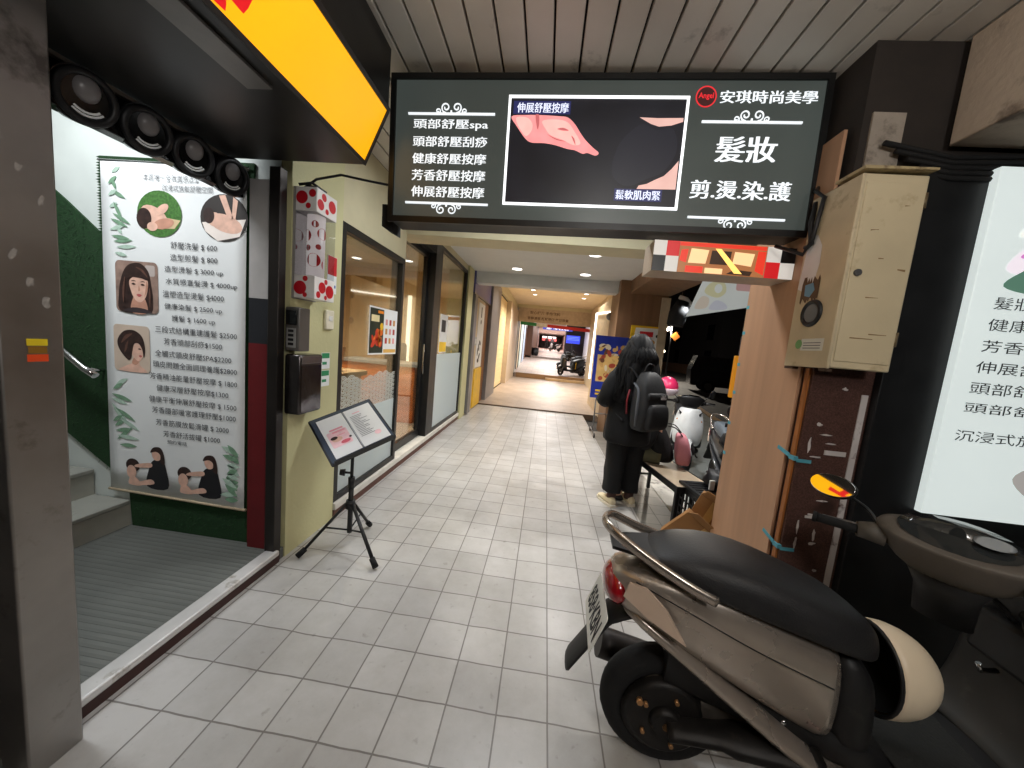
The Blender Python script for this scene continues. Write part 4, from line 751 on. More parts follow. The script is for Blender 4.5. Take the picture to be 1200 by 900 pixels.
cf.art('lit_middle', [(GT, rect(.65, 1.969, 1.088, 2.127), 1), (GW, [(.70, 2.02), (.71, 2.095), (.80, 2.09), (.79, 2.02)], 2), (GB, [(.81, 2.02), (.815, 2.09), (.915, 2.09), (.91, 2.02)], 2), (GW, [(.925, 2.03), (.93, 2.09), (1.03, 2.085), (1.02, 2.02)], 2), (GR, [(.655, 2.03), (.66, 2.085), (.695, 2.09), (.69, 2.02)], 2), (GR, rect(.69, 1.972, .78, 2.005), 2), (GR, rect(.65, 2.105, 1.085, 2.125), 2), (GR, [(1.04, 2.0), (1.045, 2.1), (1.085, 2.1), (1.085, 1.98)], 2), (GB, [(.90, 1.975), (.94, 2.0), (1.03, 1.995), (1.02, 1.972)], 2), (GO, [(.83, 2.10), (.86, 2.10), (.98, 1.98), (.94, 1.98)], 3), (GW, rect(.79, 1.972, .88, 2.0), 2)], ck)
# ------------------------------------------------------------------ far column, lintel, posters
BRW = wood('brown laminate', (134, 102, 76), .5, 'Z', .2, 10)
fc = thing('column', 'square brown wood clad column beyond the standing woman', 'column', (1.7, 7.0, 0)); MB().bx(1.25, 2.12, 6.7, 7.5, -.14, 3.0).build('cladding', BRW, fc); MB().bx(2.0, 2.15, 6.66, 6.698, -.1, 2.6).build('pale_corner', mat('pale tile', (198, 180, 152), .4), fc)
wall('lintel', 'brown wood clad lintel between the two right hand columns', 'lintel', (1.43, 2.14, 2.362, 6.698, 2.64, 2.93), BRW)
yp = thing('menu_poster', 'yellow and white menu poster on the far brown column', 'poster', (1.8, 6.68, 1.35)); MB().bx(1.52, 2.06, 6.668, 6.697, 1.35, 2.07).build('sheet', mat('poster yellow', (240, 196, 40), .5), yp)
f = Face((0, 6.667, 0), (1, 0, 0), (0, 0, 1)); f.art('print', [(PAPER, [(1.56, 1.62), (1.6, 2.03), (2.04, 2.04), (2.0, 1.6)], 1), (REDC, rect(1.68, 1.88, 1.92, 1.97), 2), (mat('roast orange', (232, 110, 30), .4), circ(1.72, 1.74, .08, .05), 2), (mat('cup amber', (196, 140, 70), .5), circ(1.9, 1.78, .07, .05), 2), (mat('dark green poster', (26, 42, 30), .5), circ(2.0, 1.9, .03), 2), (PAPER, rect(1.56, 1.4, 1.75, 1.5), 1)], yp)
be = thing('blue_poster_stand', 'blue food poster on a wheeled floor stand beside the woman', 'poster stand', (1.16, 6.4, 0))
q = MB(); q.prism(rect(-.30, 0, .30, 1.12), (1.17, 6.36, .70), (1, .12, 0), (0, .07, 1), (0, .02, 0)); q.build('board', mat('deep blue print', (36, 52, 150), .4), be)
f = Face((1.17, 6.356, .70), (1, .12, 0), (0, .07, 1)); rr = random.Random(4); sh = []
for k in range(46):
    cc = rr.choice((('food tan', (206, 160, 96)), ('food amber', (220, 180, 110)), ('food red', (170, 70, 50)), ('food cream', (226, 210, 180)), ('food brown', (110, 70, 46))))
    sh.append((mat(cc[0], cc[1], .5), circ(rr.uniform(-.2, .26), rr.uniform(.32, .96), rr.uniform(.03, .07), rr.uniform(.015, .05), 10, rr.uniform(0, 3)), 2+k % 4))
sh += [(mat('food amber', (220, 180, 110), .5), rect(-.24, .3, .28, .78), 1), (mat('poster yellow', (240, 196, 40), .5), rect(-.22, .12, -.02, .15), 1), (PAPER, rect(-.02, .06, .26, .085), 1), (mat('poster yellow', (240, 196, 40), .5), rect(-.22, .06, -.08, .09), 1)]
f.art('print', sh, be)
q = MB()
q.tube([(1.0, 6.42, .70), (1.0, 6.42, .08)], .012, 8); q.tube([(1.34, 6.46, .70), (1.34, 6.46, .08)], .012, 8); q.tube([(1.0, 6.16, .075), (1.0, 6.72, .075)], .014, 8); q.tube([(1.34, 6.2, .075), (1.34, 6.69, .075)], .014, 8); q.tube([(1.0, 6.44, .4), (1.34, 6.46, .4)], .01, 8); q.build('stand_frame', mat('grey steel', (120, 120, 122), .35, .7), be)
for x, y in ((1.0, 6.17), (1.0, 6.71), (1.34, 6.21), (1.34, 6.68)): q = MB(); q.cyl((x-.012, y, .034), (x+.012, y, .034), .033, seg=14); q.build('castor', BLACK, be)
downlight(1.75, 3.7, 2.64, 'white downlight under the brown lintel above the bench', 140, (1, .97, .93), None, 140)
# ------------------------------------------------------------------ warm passage beyond the grey tiles
df = thing('display_frame', 'pale display wall edged by glowing white light strips on the right', 'display wall', (1.36, 8.9, .03))
MB().bx(1.345, 1.40, 7.52, 10.2, .03, 2.75).build('panel', mat('pale display panel', (214, 196, 166), .5), df)
LED = emit('white led strip', (255, 246, 232), 3.0)
MB().bx(1.30, 1.343, 10.16, 10.2, .75, 2.6).build('light_strip', LED, df); q = MB(); q.prism([(7.52, 2.36), (10.2, 2.58), (10.2, 2.62), (7.52, 2.40)], (1.30, 0, 0), (0, 1, 0), (0, 0, 1), (.042, 0, 0)); q.build('light_strip', LED, df)
spk = thing('wall_lamp_post', 'dark bracket with two lamps at the edge of the display wall', 'bracket', (1.32, 7.55, 1.9)); q = MB(); q.tube([(1.30, 7.56, 1.6), (1.30, 7.56, 2.45)], .02, 8); q.build('pole', BLACK, spk)
for z in (1.72, 2.28): q = MB(); q.ell((1.25, 7.55, z), (.07, .07, .08), 12, 8); q.build('lamp_head', mat('grey lamp head', (120, 120, 120), .3), spk)
wall('wall', 'beige wall on the right beyond the glowing display wall', 'wall', (1.9, 2.1, 10.3, 16.4, 0, 3.42), TAN)
ps2 = thing('blue_sign', 'purple blue sign board over the doorway past the pilaster', 'sign', (-1.5, 7.8, 2.45)); MB().bx(-1.62, -1.49, 6.86, 8.78, 2.45, 2.92, .004).build('board', mat('purple blue board', (92, 92, 150), .35), ps2); MB().bx(-1.63, -1.484, 6.85, 8.79, 2.43, 2.455).build('lower_edge', mat('grey steel', (120, 120, 122), .35, .7), ps2)
wall('wall', 'beige side doorway wall under the purple blue sign', 'wall', (-1.75, -1.53, 6.85, 8.3, -.01, 2.43), TAN)
wall('steel_post', 'slim grey steel post right after the cream pilaster', 'post', (-1.529, -1.47, 6.87, 7.12, .03, 2.42), mat('grey steel post', (120, 118, 120), .4, .4))
sb_ = thing('switch_box', 'small grey switch box on the beige wall under the blue sign', 'switch box', (-1.52, 7.3, 1.45)); MB().bx(-1.53, -1.49, 7.2, 7.42, 1.42, 1.6, .006).build('case', mat('grey plastic', (170, 172, 166), .4), sb_); MB().bx(-1.49, -1.486, 7.26, 7.36, 1.46, 1.56).build('cover', WHITE, sb_)
wps = thing('white_poster', 'tall white poster with dark ink figures by the side doorway', 'poster', (-1.52, 7.9, .9)); MB().bx(-1.53, -1.522, 7.58, 8.27, .93, 2.36).build('sheet', PAPER, wps)
Face((-1.5215, 0, 0), (0, 1, 0), (0, 0, 1)).art('ink_print', [(INK, circ(7.85+.12*math.sin(k*2.1), 1.08+.1*k, .1, .05, 10, k*.7), 1) for k in range(5)]+[(INK, circ(7.9, 1.95, .05, .05, 10), 1), (mat('page ink', (96, 98, 104), .6), rect(7.85, 2.05, 7.95, 2.28), 1)], wps)
wall('yellow_board', 'yellow board standing below the white ink poster', 'board', (-1.529, -1.50, 7.5, 8.28, .035, .9), mat('yellow board', (226, 180, 40), .5))
wall('door_frame', 'brown wood door frame next to the white ink poster', 'door frame', (-1.75, -1.53, 8.31, 8.78, .03, 2.43), wood('brown frame', (134, 92, 60), .5))
wall('pillar', 'grey pillar where the passage turns warm and bright', 'pillar', (-1.75, -1.44, 8.80, 10.3, .03, 3.1), mat('grey pillar tile', (132, 128, 128), .5))
wall('upper_wall', 'cream upper wall over the roller shutter', 'wall', (-1.75, -1.50, 8.80, 16.4, 3.101, 3.42), CREAM)
rs = thing('roller_shutter', 'closed cream roller shutter on the left of the passage', 'shutter', (-1.6, 11.7, .03))
q = MB()
for k in range(36): q.bx(-1.64, -1.60+(k % 2)*.004, 10.3, 13.1, .03+k*.085, .03+k*.085+.084, .006, 1)
q.build('slats', mat('cream shutter', (226, 204, 156), .5, var=.04), rs); MB().bx(-1.66, -1.585, 10.3, 13.1, 3.06, 3.10).build('hood', MATTE, rs)
wall('pillar', 'wide beige pillar at the far left end of the warm passage', 'pillar', (-1.75, -1.42, 13.1, 16.4, .03, 3.1), mat('beige pillar tile', (190, 172, 150), .5, var=.06))
for i, (x, y) in enumerate(((-.63, 12.1), (-.6, 13.1), (1.16, 12.1), (1.18, 13.1), (-.6, 9.4), (1.0, 9.4))):
    downlight(x, y, 3.42, 'warm downlight in the far warm ceiling, ' + ('near left of four', 'far left of four', 'near right of four', 'far right of four', 'left one above the brown floor edge', 'right one above the brown floor edge')[i], 330 if i < 4 else 110, (1, .93, .83), 'warm downlights of the passage', 130, .07)
es = thing('shop_fascia', 'pale brown shop fascia with writing across the far opening', 'sign', (.3, 16.4, 2.6)); MB().bx(-1.42, 2.1, 16.41, 16.5, 2.64, 3.28).build('board', mat('pale brown fascia', (192, 174, 152), .5), es)
Ff = Face((0, 16.405, 0), (1, 0, 0), (0, 0, 1)); write(Ff, '安心好茶 手作飲料', -.9, .5, 3.0, 3.16, mat('fascia ink', (110, 86, 66), .5), es, bold=.02); write(Ff, '香醇濃郁 新鮮現做 每日限量', -1.0, .9, 2.76, 2.9, mat('fascia ink', (110, 86, 66), .5), es, bold=.02)
es2 = thing('striped_awning', 'green, white and red striped band under the pale fascia', 'awning', (.3, 16.4, 2.45))
for nm, x0, x1, c in (('green_stripe', -1.3, -.55, (52, 140, 84)), ('white_stripe', -.55, -.05, (230, 230, 226)), ('red_stripe', -.05, 2.0, (206, 52, 48))):
    q = MB(); q.prism(rect(x0, 2.46, x1, 2.60), (0, 16.40, .03*0), (1, 0, -.03), (0, 0, 1), (0, .06, 0)); q.build(nm, mat(nm, c, .5), es2)
wall('far_wall', 'white tiled shop wall with dark door gaps left of the far walkway', 'wall', (-1.6, -1.40, 16.7, 24, .2, 3.3), mat('far white wall', (214, 216, 216), .5))
for i, (y0, y1, m, lb) in enumerate(((17.0, 17.9, TAN, 'tan far door beside the fascia end'), (18.3, 19.4, mat('pale green door', (196, 214, 204), .4), 'pale green far door'), (20.6, 22.4, mat('pale blue poster', (190, 206, 228), .5), 'pale blue far poster board'), (22.8, 23.9, wood('far brown door', (120, 76, 50), .5), 'brown far door at the end of the white wall'))):
    d = thing('far_door', lb, 'door'); MB().bx(-1.42, -1.38, y0, y1, .35, 2.7).build('leaf', m, d); MB().bx(-1.43, -1.37, y0-.1, y0, .35, 2.8).build('frame', BLACK, d)
wall('far_wall', 'pale wall on the right of the far walkway behind the parked scooter', 'wall', (2.5, 2.7, 16.7, 24, .2, 3.3), mat('far pale wall', (206, 202, 206), .5))
wall('far_wall', 'dark brown wall on the left of the farthest walkway', 'wall', (-1.4, -1.0, 24, 40, .5, 3.75), wood('far dark wood', (96, 66, 50), .5))
wall('far_wall', 'dark column on the right of the farthest walkway', 'column', (1.35, 2.9, 26, 27.2, .5, 3.75), mat('far dark column', (60, 52, 52), .5))
wall('far_wall', 'pale pinkish wall on the right of the farthest walkway', 'wall', (2.6, 2.9, 28, 70, .5, 3.75), mat('far pink wall', (200, 176, 170), .5))
wall('far_wall', 'pale wall on the left of the farthest walkway', 'wall', (-1.6, -1.3, 40, 70, .5, 3.75), mat('far pink wall', (200, 176, 170), .5))
wall('far_wall', 'light wall closing the end of the farthest walkway', 'wall', (-1.6, 3, 70, 70.3, .5, 3.75), mat('far pink wall', (200, 176, 170), .5))
fs = thing('far_blue_sign', 'small far blue sign board with white characters across the walkway', 'sign', (.65, 23.9, 2.8)); MB().bx(-.35, 1.65, 23.9, 24, 2.76, 3.0).build('board', emit('blue lit', (40, 52, 170), .8), fs); write(Face((0, 23.89, 0), (1, 0, 0), (0, 0, 1)), '服飾名店', -.1, 1.4, 2.79, 2.97, emit('white lit', (240, 240, 250), 1.2), fs, bold=.02)
fs = thing('far_blue_box', 'far square blue light box on the right of the walkway', 'light box', (1.75, 23.9, 2.0)); MB().bx(1.3, 2.2, 23.9, 24.1, 1.98, 2.5).build('panel', emit('bright blue lit', (44, 64, 220), 1.0), fs); Face((0, 23.89, 0), (1, 0, 0), (0, 0, 1)).art('print', [(emit('pale blue lit', (120, 150, 240), 1.0), rect(1.35, 2.2+.09*k, 2.15, 2.225+.09*k), 1) for k in range(3)], fs); MB().bx(1.7, 1.78, 23.95, 24.05, .78, 1.98).build('post', BLACK, fs)
fs = thing('far_red_sign', 'far white and red sign band deep in the walkway', 'sign', (.5, 52, 2.6)); MB().bx(-.7, 1.3, 52, 52.1, 3.0, 3.25).build('lit_band', emit('far lit white', (255, 240, 236), 1.6), fs); MB().bx(-.7, 1.4, 51.98, 52.08, 2.6, 2.95).build('red_band', emit('far lit red', (226, 90, 90), .9), fs)
lamp('AREA', (.5, 20, 3.25), 260, NEUT, 2, 4); lamp('AREA', (.6, 30, 3.7), 260, (1, .9, .85), 2, 6); lamp('AREA', (.6, 47, 3.7), 600, (1, .88, .84), 2, 14)
pot = thing('waste_bin', 'round black bin by the dark wall of the farthest walkway', 'bin', (-.75, 24.8, .9)); q = MB(); q.tube([(-.75, 24.8, .9), (-.75, 24.8, 1.1), (-.75, 24.8, 1.45)], [.2, .26, .25], 16); q.build('body', BLACK, pot); q = MB(); q.torus((-.75, 24.8, 1.45), (0, 0, 1), .25, .02, 16, 6); q.build('rim', BLACK, pot)
# ------------------------------------------------------------------ street
NIGHT = mat('night facade', (40, 38, 40), .8, var=.3)
for i, (x0, x1, y0, y1, h, lb) in enumerate(((21, 30, -6, 16, 13, 'tall dark building across the street, nearest'), (22, 32, 17, 40, 10, 'lower dark building across the street, middle'), (19, 32, 41, 80, 15, 'dark building at the far end of the street'))):
    b_ = thing('building', lb, 'building', (x0, y0, -.12)); MB().bx(x0, x1, y0, y1, -.12, h).build('wall', NIGHT, b_)
    for r_ in range(3):
        for c in range(4): MB().bx(x0-.03, x0-.004, y0+1.5+c*(y1-y0)/4, y0+3.2+c*(y1-y0)/4, 1.2+r_*3, 3.0+r_*3).build('window', mat('dark window', (16, 18, 22), .15), b_)
hw = wall('hedge_wall', 'low brown wall along the other side of the dark street', 'wall', (18.2, 18.5, 10, 70, -.12, 1.1), mat('low brown wall', (120, 92, 74), .8, var=.2))
bnr = thing('street_banner', 'pale printed banner hanging slanted beyond the wood panel', 'banner', (2.3, 5.0, 2.1))
q = MB(); BP = [(1.84, 2.10), (2.72, 2.31), (2.72, 2.66), (2.0, 2.62)]; q.prism(BP, (0, 5.0, 0), (1, 0, 0), (0, 0, 1), (0, .01, 0)); q.build('sheet', emit('pale cloth with added glow', (186, 190, 186), .62, .05), bnr)  # sheet and print glow by emission in place of light on the cloth
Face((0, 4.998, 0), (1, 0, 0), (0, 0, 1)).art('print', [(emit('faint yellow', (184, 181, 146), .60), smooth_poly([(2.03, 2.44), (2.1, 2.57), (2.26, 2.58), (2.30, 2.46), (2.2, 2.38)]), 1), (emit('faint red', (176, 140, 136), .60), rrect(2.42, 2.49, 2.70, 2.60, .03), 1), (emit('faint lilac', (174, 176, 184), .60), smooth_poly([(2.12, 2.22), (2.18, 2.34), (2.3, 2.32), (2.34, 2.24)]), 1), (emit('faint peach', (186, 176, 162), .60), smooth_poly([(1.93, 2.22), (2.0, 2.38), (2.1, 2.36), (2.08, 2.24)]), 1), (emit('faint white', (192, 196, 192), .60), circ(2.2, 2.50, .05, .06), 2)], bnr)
q = MB(); q.tube([(1.98, 5.0, 2.63), (2.74, 5.0, 2.67)], .012, 6); q.build('rod', mat('grey steel', (120, 120, 122), .35, .7), bnr)
sl = thing('spotlight', 'black street spotlight with a white hood hanging beside the slanted banner', 'spotlight', (2.1, 6.0, 2.2))
q = MB(); q.tube([(2.05, 6, 2.06), (2.08, 6, 2.25), (2.13, 6, 2.45)], [.13, .15, .1], 14); q.build('body', MATTE, sl); q = MB(); q.tube([(2.05, 5.97, 2.52), (2.15, 5.97, 2.48), (2.24, 5.97, 2.40)], [.03, .05, .04], 10); q.build('hood', WHITE, sl); q = MB(); q.tube([(2.13, 6, 2.45), (2.18, 6.2, 2.7)], .02, 8); q.build('arm', BLACK, sl)
sb2 = thing('roadside_sign', 'tall orange and blue roadside sign at the edge of the street', 'sign', (4.2, 8.0, -.05)); MB().bx(4.10, 4.26, 8.0, 8.1, .80, 1.72, .02).build('orange_panel', emit('orange panel', (230, 150, 40), .55), sb2); MB().bx(4.18, 4.40, 8.0, 8.1, 1.73, 2.15, .02).build('blue_panel', mat('navy panel', (40, 46, 90), .5), sb2); MB().bx(4.20, 4.25, 8.02, 8.08, -.13, .8).build('post', BLACK, sb2); MB().bx(4.24, 4.34, 7.99, 7.999, 1.82, 1.92).build('mark', mat('sign red', (170, 40, 50), .5), sb2)
sl2 = thing('street_lamp', 'small bright street lamp with an orange sign across the street', 'street lamp', (9.4, 28, -.12)); q = MB(); q.tube([(9.4, 28, -.12), (9.4, 28, 4.0), (9.2, 28, 4.2)], .06, 8); q.build('pole', BLACK, sl2); q = MB(); q.ell((9.15, 28, 3.85), .16, 12, 8); q.build('lamp_head', emit('lamp white', (255, 240, 214), 4), sl2); q = MB(); q.prism([(-.35, 0), (0, .35), (.35, 0), (0, -.35)], (9.7, 27.9, 3.3), (1, 0, 0), (0, 0, 1), (0, .04, 0)); q.build('warning_plate', emit('amber plate', (120, 66, 20), .2), sl2); q = MB(); q.ell((9.0, 27.9, 2.1), .1, 12, 8); q.build('lower_lamp', emit('lamp white', (255, 240, 214), 4), sl2)
vn = thing('van', 'dark van parked on the far side of the street with a lit headlight', 'van', (10.6, 20.5, -.12), R(-14))
VB = mat('dark van paint', (56, 58, 64), .25, coat=.6); vm = WM[vn]
def vq(): q = MB(); q.M = vm; return q
q = vq(); q.prism([(-2.3, .35), (2.2, .35), (2.35, .8), (2.1, 1.1), (1.35, 1.2), (.7, 1.95), (-2.1, 2.0), (-2.35, 1.2)], (0, -.85, 0), (1, 0, 0), (0, 0, 1), (0, 1.7, 0)); q.build('body', VB, vn)
for x in (-1.4, 1.5):
    for y in (-.86, .86): q = vq(); q.tube([(x, y-.09, .35), (x, y+.09, .35)], .34, 20); wh = q.build('wheel', RUBBER, vn); q = vq(); q.tube([(x, y-.1*(1 if y < 0 else -1), .35), (x, y-.095*(1 if y < 0 else -1), .35)], .2, 16); q.build('rim', mat('grey steel', (120, 120, 122), .35, .7), wh)
for pts in ([(.62, 1.22), (1.2, 1.22), (.68, 1.82), (.55, 1.82)], [(-.6, 1.22), (.5, 1.22), (.45, 1.84), (-.6, 1.84)], [(-1.9, 1.22), (-.7, 1.22), (-.7, 1.84), (-1.85, 1.84)]): q = vq(); q.prism(pts, (0, -.856, 0), (1, 0, 0), (0, 0, 1), (0, .005, 0)); q.build('window', mat('van glass', (60, 64, 68), .08), vn)
q = vq(); q.ell((2.25, -.65, .85), (.09, .12, .12), 12, 8); q.build('headlight', emit('headlight', (255, 246, 230), 6), vn); q = vq(); q.ell((2.25, .65, .85), (.09, .12, .12), 12, 8); q.build('headlight', emit('headlight', (255, 246, 230), 6), vn)

# ================================================================== scooters
def wring(c, rx, ry, n=28, amp=0.0, ph=0.0, k=5): return [(c[0]+(rx*(1+amp*math.sin(k*a+ph)))*math.cos(a), c[1]+(ry*(1+amp*math.sin(k*a+ph)))*math.sin(a), c[2]+amp*.05*math.sin(3*a+ph)) for a in [6.283*i/n for i in range(n)]]
def xring(x, z0, z1, w0, w1, n=8):            # rounded cross-section at x: bottom z0 / half width w0, top z1 / half width w1
    zm = (z0+z1)/2; h = (z1-z0)/2; pts = []
    for i in range(2*n):
        a = 2*math.pi*i/(2*n); c, s_ = math.cos(a), math.sin(a); p = .55
        wy = (w0+(w1-w0)*(s_*.5+.5))
        pts.append((x, wy*math.copysign(abs(c)**p, c), zm+h*math.copysign(abs(s_)**p, s_)))
    return pts
def make_scooter(label, loc, rz, paint, inner, steer=0.0, group=None, plate='', detail=True, seat=None, front=None):
    t = thing('scooter', label, 'scooter', loc, rz, group); W = WM[t]
    def Q(): q = MB(); q.M = W; return q
    HB = W @ Matrix.Translation((.79, 0, .945)) @ Matrix.Rotation(steer, 4, 'Z') @ Matrix.Scale(.92, 4)
    def QH(): q = MB(); q.M = HB; return q
    dark = mat('scooter dark plastic', (30, 30, 31), .5, var=.25, stain=((52, 50, 47), 7, .6)); seatm = seat or mat('scooter seat vinyl', (32, 32, 34), .5, bump=.15, bscale=200)
    alu = mat('engine metal', (92, 86, 80), .45, .6, .3, 12, stain=((40, 38, 36), 9, .52))
    # wheels
    for x, st_ in ((0, 0), (1.24, steer)):
        M_ = W @ Matrix.Translation((x, 0, .225)) @ Matrix.Rotation(st_, 4, 'Z')
        q = MB(); q.M = M_; q.torus((0, 0, 0), (0, 1, 0), .172, .05, 36, 12); wh = q.build('wheel', RUBBER, t)
        q = MB(); q.M = M_; q.torus((0, 0, 0), (0, 1, 0), .128, .018, 28, 8); q.cyl((0, -.05, 0), (0, .05, 0), .055, seg=16)
        for k in range(5): a = k*1.2566+.3; q.tube([(0, -.01, 0), (.125*math.cos(a), -.01, .125*math.sin(a))], [.02, .016], 6)
        q.build('rim', alu, wh)
    # drive unit, muffler
    q = Q(); q.loft([xring(-.10, .15, .30, .05, .05), xring(.0, .12, .33, .07, .06), xring(.25, .13, .34, .08, .07), xring(.48, .17, .36, .08, .08)]); q.build('engine_case', alu, t)
    q = Q(); q.tube(smooth_path([(.55, .10, .18), (.35, .15, .17), (.12, .17, .21), (-.22, .165, .27)]), [.02]*7+[.045]*6+[.06]*6, 14); q.build('muffler', mat('sooty muffler', (50, 46, 44), .5, .5, .3), t)
    q = Q(); q.cyl((0, -.052, .225), (0, -.075, .225), .15, .12, 32); q.cyl((0, -.07, .225), (0, -.10, .225), .06, .045, 20); q.tube(smooth_path([(0, -.095, .225), (.2, -.11, .26), (.45, -.12, .27)]), [.05]*6+[.065]*6+[.07], 12, flat=.5); q.build('drive_cover', mat('dark drive cover', (34, 32, 31), .5, .4, .4, 14, stain=((62, 54, 48), 10, .6)), t)
    if detail:
        q = Q()
        for a in range(5): q.cyl((.09*math.cos(a*1.26), -.07, .225+.09*math.sin(a*1.26)), (.09*math.cos(a*1.26), -.088, .225+.09*math.sin(a*1.26)), .008, seg=6)
        q.cyl((.0, -.07, .225), (0, -.10, .225), .016, seg=8); q.cyl((-.10, -.09, .30), (-.10, -.105, .30), .012, seg=6); q.cyl((.12, -.085, .20), (.12, -.1, .20), .014, seg=6); q.build('bolts', mat('brass bolts', (176, 132, 88), .4, .7), t)
    # body
    q = Q(); q.loft([xring(-.245, .655, .735, .05, .06), xring(-.20, .60, .765, .085, .10), xring(-.06, .54, .78, .125, .135), xring(.12, .46, .775, .155, .155), xring(.30, .38, .72, .165, .155), xring(.44, .32, .68, .16, .145), xring(.475, .32, .66, .155, .14)])
    q.build('body_panel', paint, t, sub=1)
    q = Q(); q.loft([xring(.46, .30, .67, .15, .135), xring(.56, .27, .62, .14, .11), xring(.62, .26, .52, .12, .09)]); q.build('front_cover', dark, t, sub=1)
    q = Q(); q.loft([xring(-.215, .605, .655, .075, .10), xring(-.05, .52, .585, .125, .150), xring(.14, .405, .475, .155, .178), xring(.34, .275, .355, .172, .192), xring(.50, .175, .255, .17, .185), xring(.62, .13, .20, .14, .15)]); q.build('lower_trim', paint, t, sub=1)
    q = Q(); q.loft([xring(-.02, .33, .52, .06, .08), xring(.2, .3, .45, .09, .11), xring(.5, .24, .36, .11, .13), xring(.7, .2, .3, .11, .13)]); q.build('under_cover', dark, t)
    q = Q(); q.loft([xring(-.14, .785, .81, .05, .07), xring(-.10, .765, .84, .11, .105), xring(.0, .748, .868, .155, .135), xring(.14, .722, .872, .182, .152), xring(.28, .692, .84, .19, .155), xring(.40, .66, .80, .186, .15), xring(.50, .632, .765, .172, .135), xring(.56, .62, .735, .14, .105), xring(.585, .63, .70, .08, .05)]); q.build('seat', seatm, t, sub=1)
    q = Q(); q.tube(smooth_path([(.06, -.165, .765), (-.02, -.152, .79), (-.14, -.115, .835), (-.245, -.075, .885), (-.28, 0, .895), (-.245, .075, .885), (-.14, .115, .835), (-.02, .152, .79), (.06, .165, .765)], 5), .0115, 10, flat=1.5); q.build('grab_rail', mat('worn silver rail', (176, 166, 156), .22, .8, .2, 14, stain=((226, 220, 212), 14, .58)), t)
    q = Q(); q.prism([(-.10, -.09), (-.25, -.05), (-.25, .05), (-.10, .09)], (0, 0, .815), (1, 0, .0), (0, 1, 0), (0, 0, .012)); q.build('rail_bridge', dark, t)
    q = Q(); q.ell((-.215, 0, .67), (.05, .10, .065), 20, 12); tl = q.build('tail_light', mat('red tail lens', (140, 16, 26), .12, coat=1), t)
    for s_ in (-1, 1):
        q = Q(); q.M = W @ Matrix.Translation((-.10, s_*.128, .675)) @ Matrix.Rotation(s_*.36, 4, 'Z') @ Matrix.Rotation(.42, 4, 'Y'); q.prism([(-.10, -.035), (-.11, .02), (-.06, .045), (.02, .03), (.12, -.025), (.0, -.04)], (0, s_*.006, 0), (1, 0, 0), (0, 0, 1), (0, s_*.008, 0)); q.build('turn_signal', mat('smoky lens', (206, 182, 162), .1, coat=1), t)
    q = Q(); q.tube(smooth_path([(-.12, 0, .60), (-.22, 0, .545), (-.28, 0, .44), (-.36, 0, .30)]), [.075]*6+[.07]*6+[.06]*6+[.045], 10, flat=.14); q.M = W; q.build('mudflap', dark, t)
    if plate:
        u_ = V((0, -1, 0)); v_ = V((.34, 0, 1)).normalized(); pc = V((-.275, 0, .535))
        q = Q(); q.prism(rrect(-.13, -.075, .13, .075, .012), pc, u_, v_, u_.cross(v_)*-.003); pp_ = q.build('plate', mat('white plate', (222, 222, 216), .4, stain=((160, 154, 144), 12, .62)), t)
        pf = Face(W @ (pc+u_.cross(v_)*.0), W.to_3x3() @ u_, W.to_3x3() @ v_); write(pf, plate, -.11, .11, -.05, .04, INK, pp_, layer=2, bold=.03)
    # floorboard, leg shield
    q = Q(); q.loft([xring(.60, .24, .31, .13, .15), xring(.76, .22, .30, .18, .20), xring(.98, .22, .305, .18, .20), xring(1.05, .24, .36, .17, .20)]); q.build('floorboard', dark, t, sub=1)
    q = Q(); q.bx(.66, 1.0, -.15, .15, .303, .312, .004); q.build('floor_mat', mat('ribbed mat', (38, 39, 38), .7, bump=.4, bscale=120), t)
    prof = [(1.0, .31), (1.055, .36), (1.085, .46), (1.10, .60), (1.09, .74), (1.06, .86)]; wid = [.20, .205, .20, .19, .18, .15]
    q = Q()
    q.loft([[(x+.025*(y/w_)**2*-1, y, z) for y in [w_*(-1+2*k/10) for k in range(11)]] for (x, z), w_ in zip(prof, wid)], close=False); q.build('leg_shield', inner if not detail else mat('dark dusty shield', (38, 37, 36), .5, var=.25, stain=((62, 59, 55), 6, .6)), t, solidify=.02, sub=1)
    q = Q(); q.bx(1.01, 1.07, -.13, .13, .60, .76, .02); q.build('glove_box', dark, t)
    q = Q(); q.cyl((1.0, -.05, .79), (1.05, -.05, .79), .026, seg=16); q.torus((1.0, -.05, .79), (1, 0, 0), .03, .006, 16, 6); q.build('key_switch', mat('key metal', (120, 116, 112), .3, .7), t)
    q = Q(); q.tube([(1.02, .03, .585), (.975, .03, .575), (.965, .03, .60)], .008, 6); q.build('bag_hook', CHROME, t)
    fp = front or paint
    q = Q(); q.loft([[(x+.05+.13*(1-(y/w_)**2), y, z) for y in [w_*(-1+2*k/10) for k in range(11)]] for x, z, w_ in ((1.0, .36, .17), (1.06, .48, .2), (1.07, .64, .20), (1.04, .80, .18), (1.0, .90, .13))], close=False); q.build('front_cowl', fp, t, solidify=.015, sub=1)
    q = Q()
    for s_ in (-1, 1):
        q.prism([(s_*.02, .62), (s_*.13, .80), (s_*.15, .86), (s_*.06, .78), (s_*.0, .70)] if s_ > 0 else [(0, .70), (-.06, .78), (-.15, .86), (-.13, .80), (-.02, .62)], (1.19, 0, 0), (0, 1, 0), (-.06, 0, 1), (.012, 0, 0))
    q.build('front_vee', dark, t)
    q = Q(); q.loft([[(1.205, y, z) for y, z in circ(0, .50, .07, .045, 16)], [(1.215, y, z) for y, z in circ(0, .50, .06, .035, 16)]]); q.build('front_grille', dark, t)
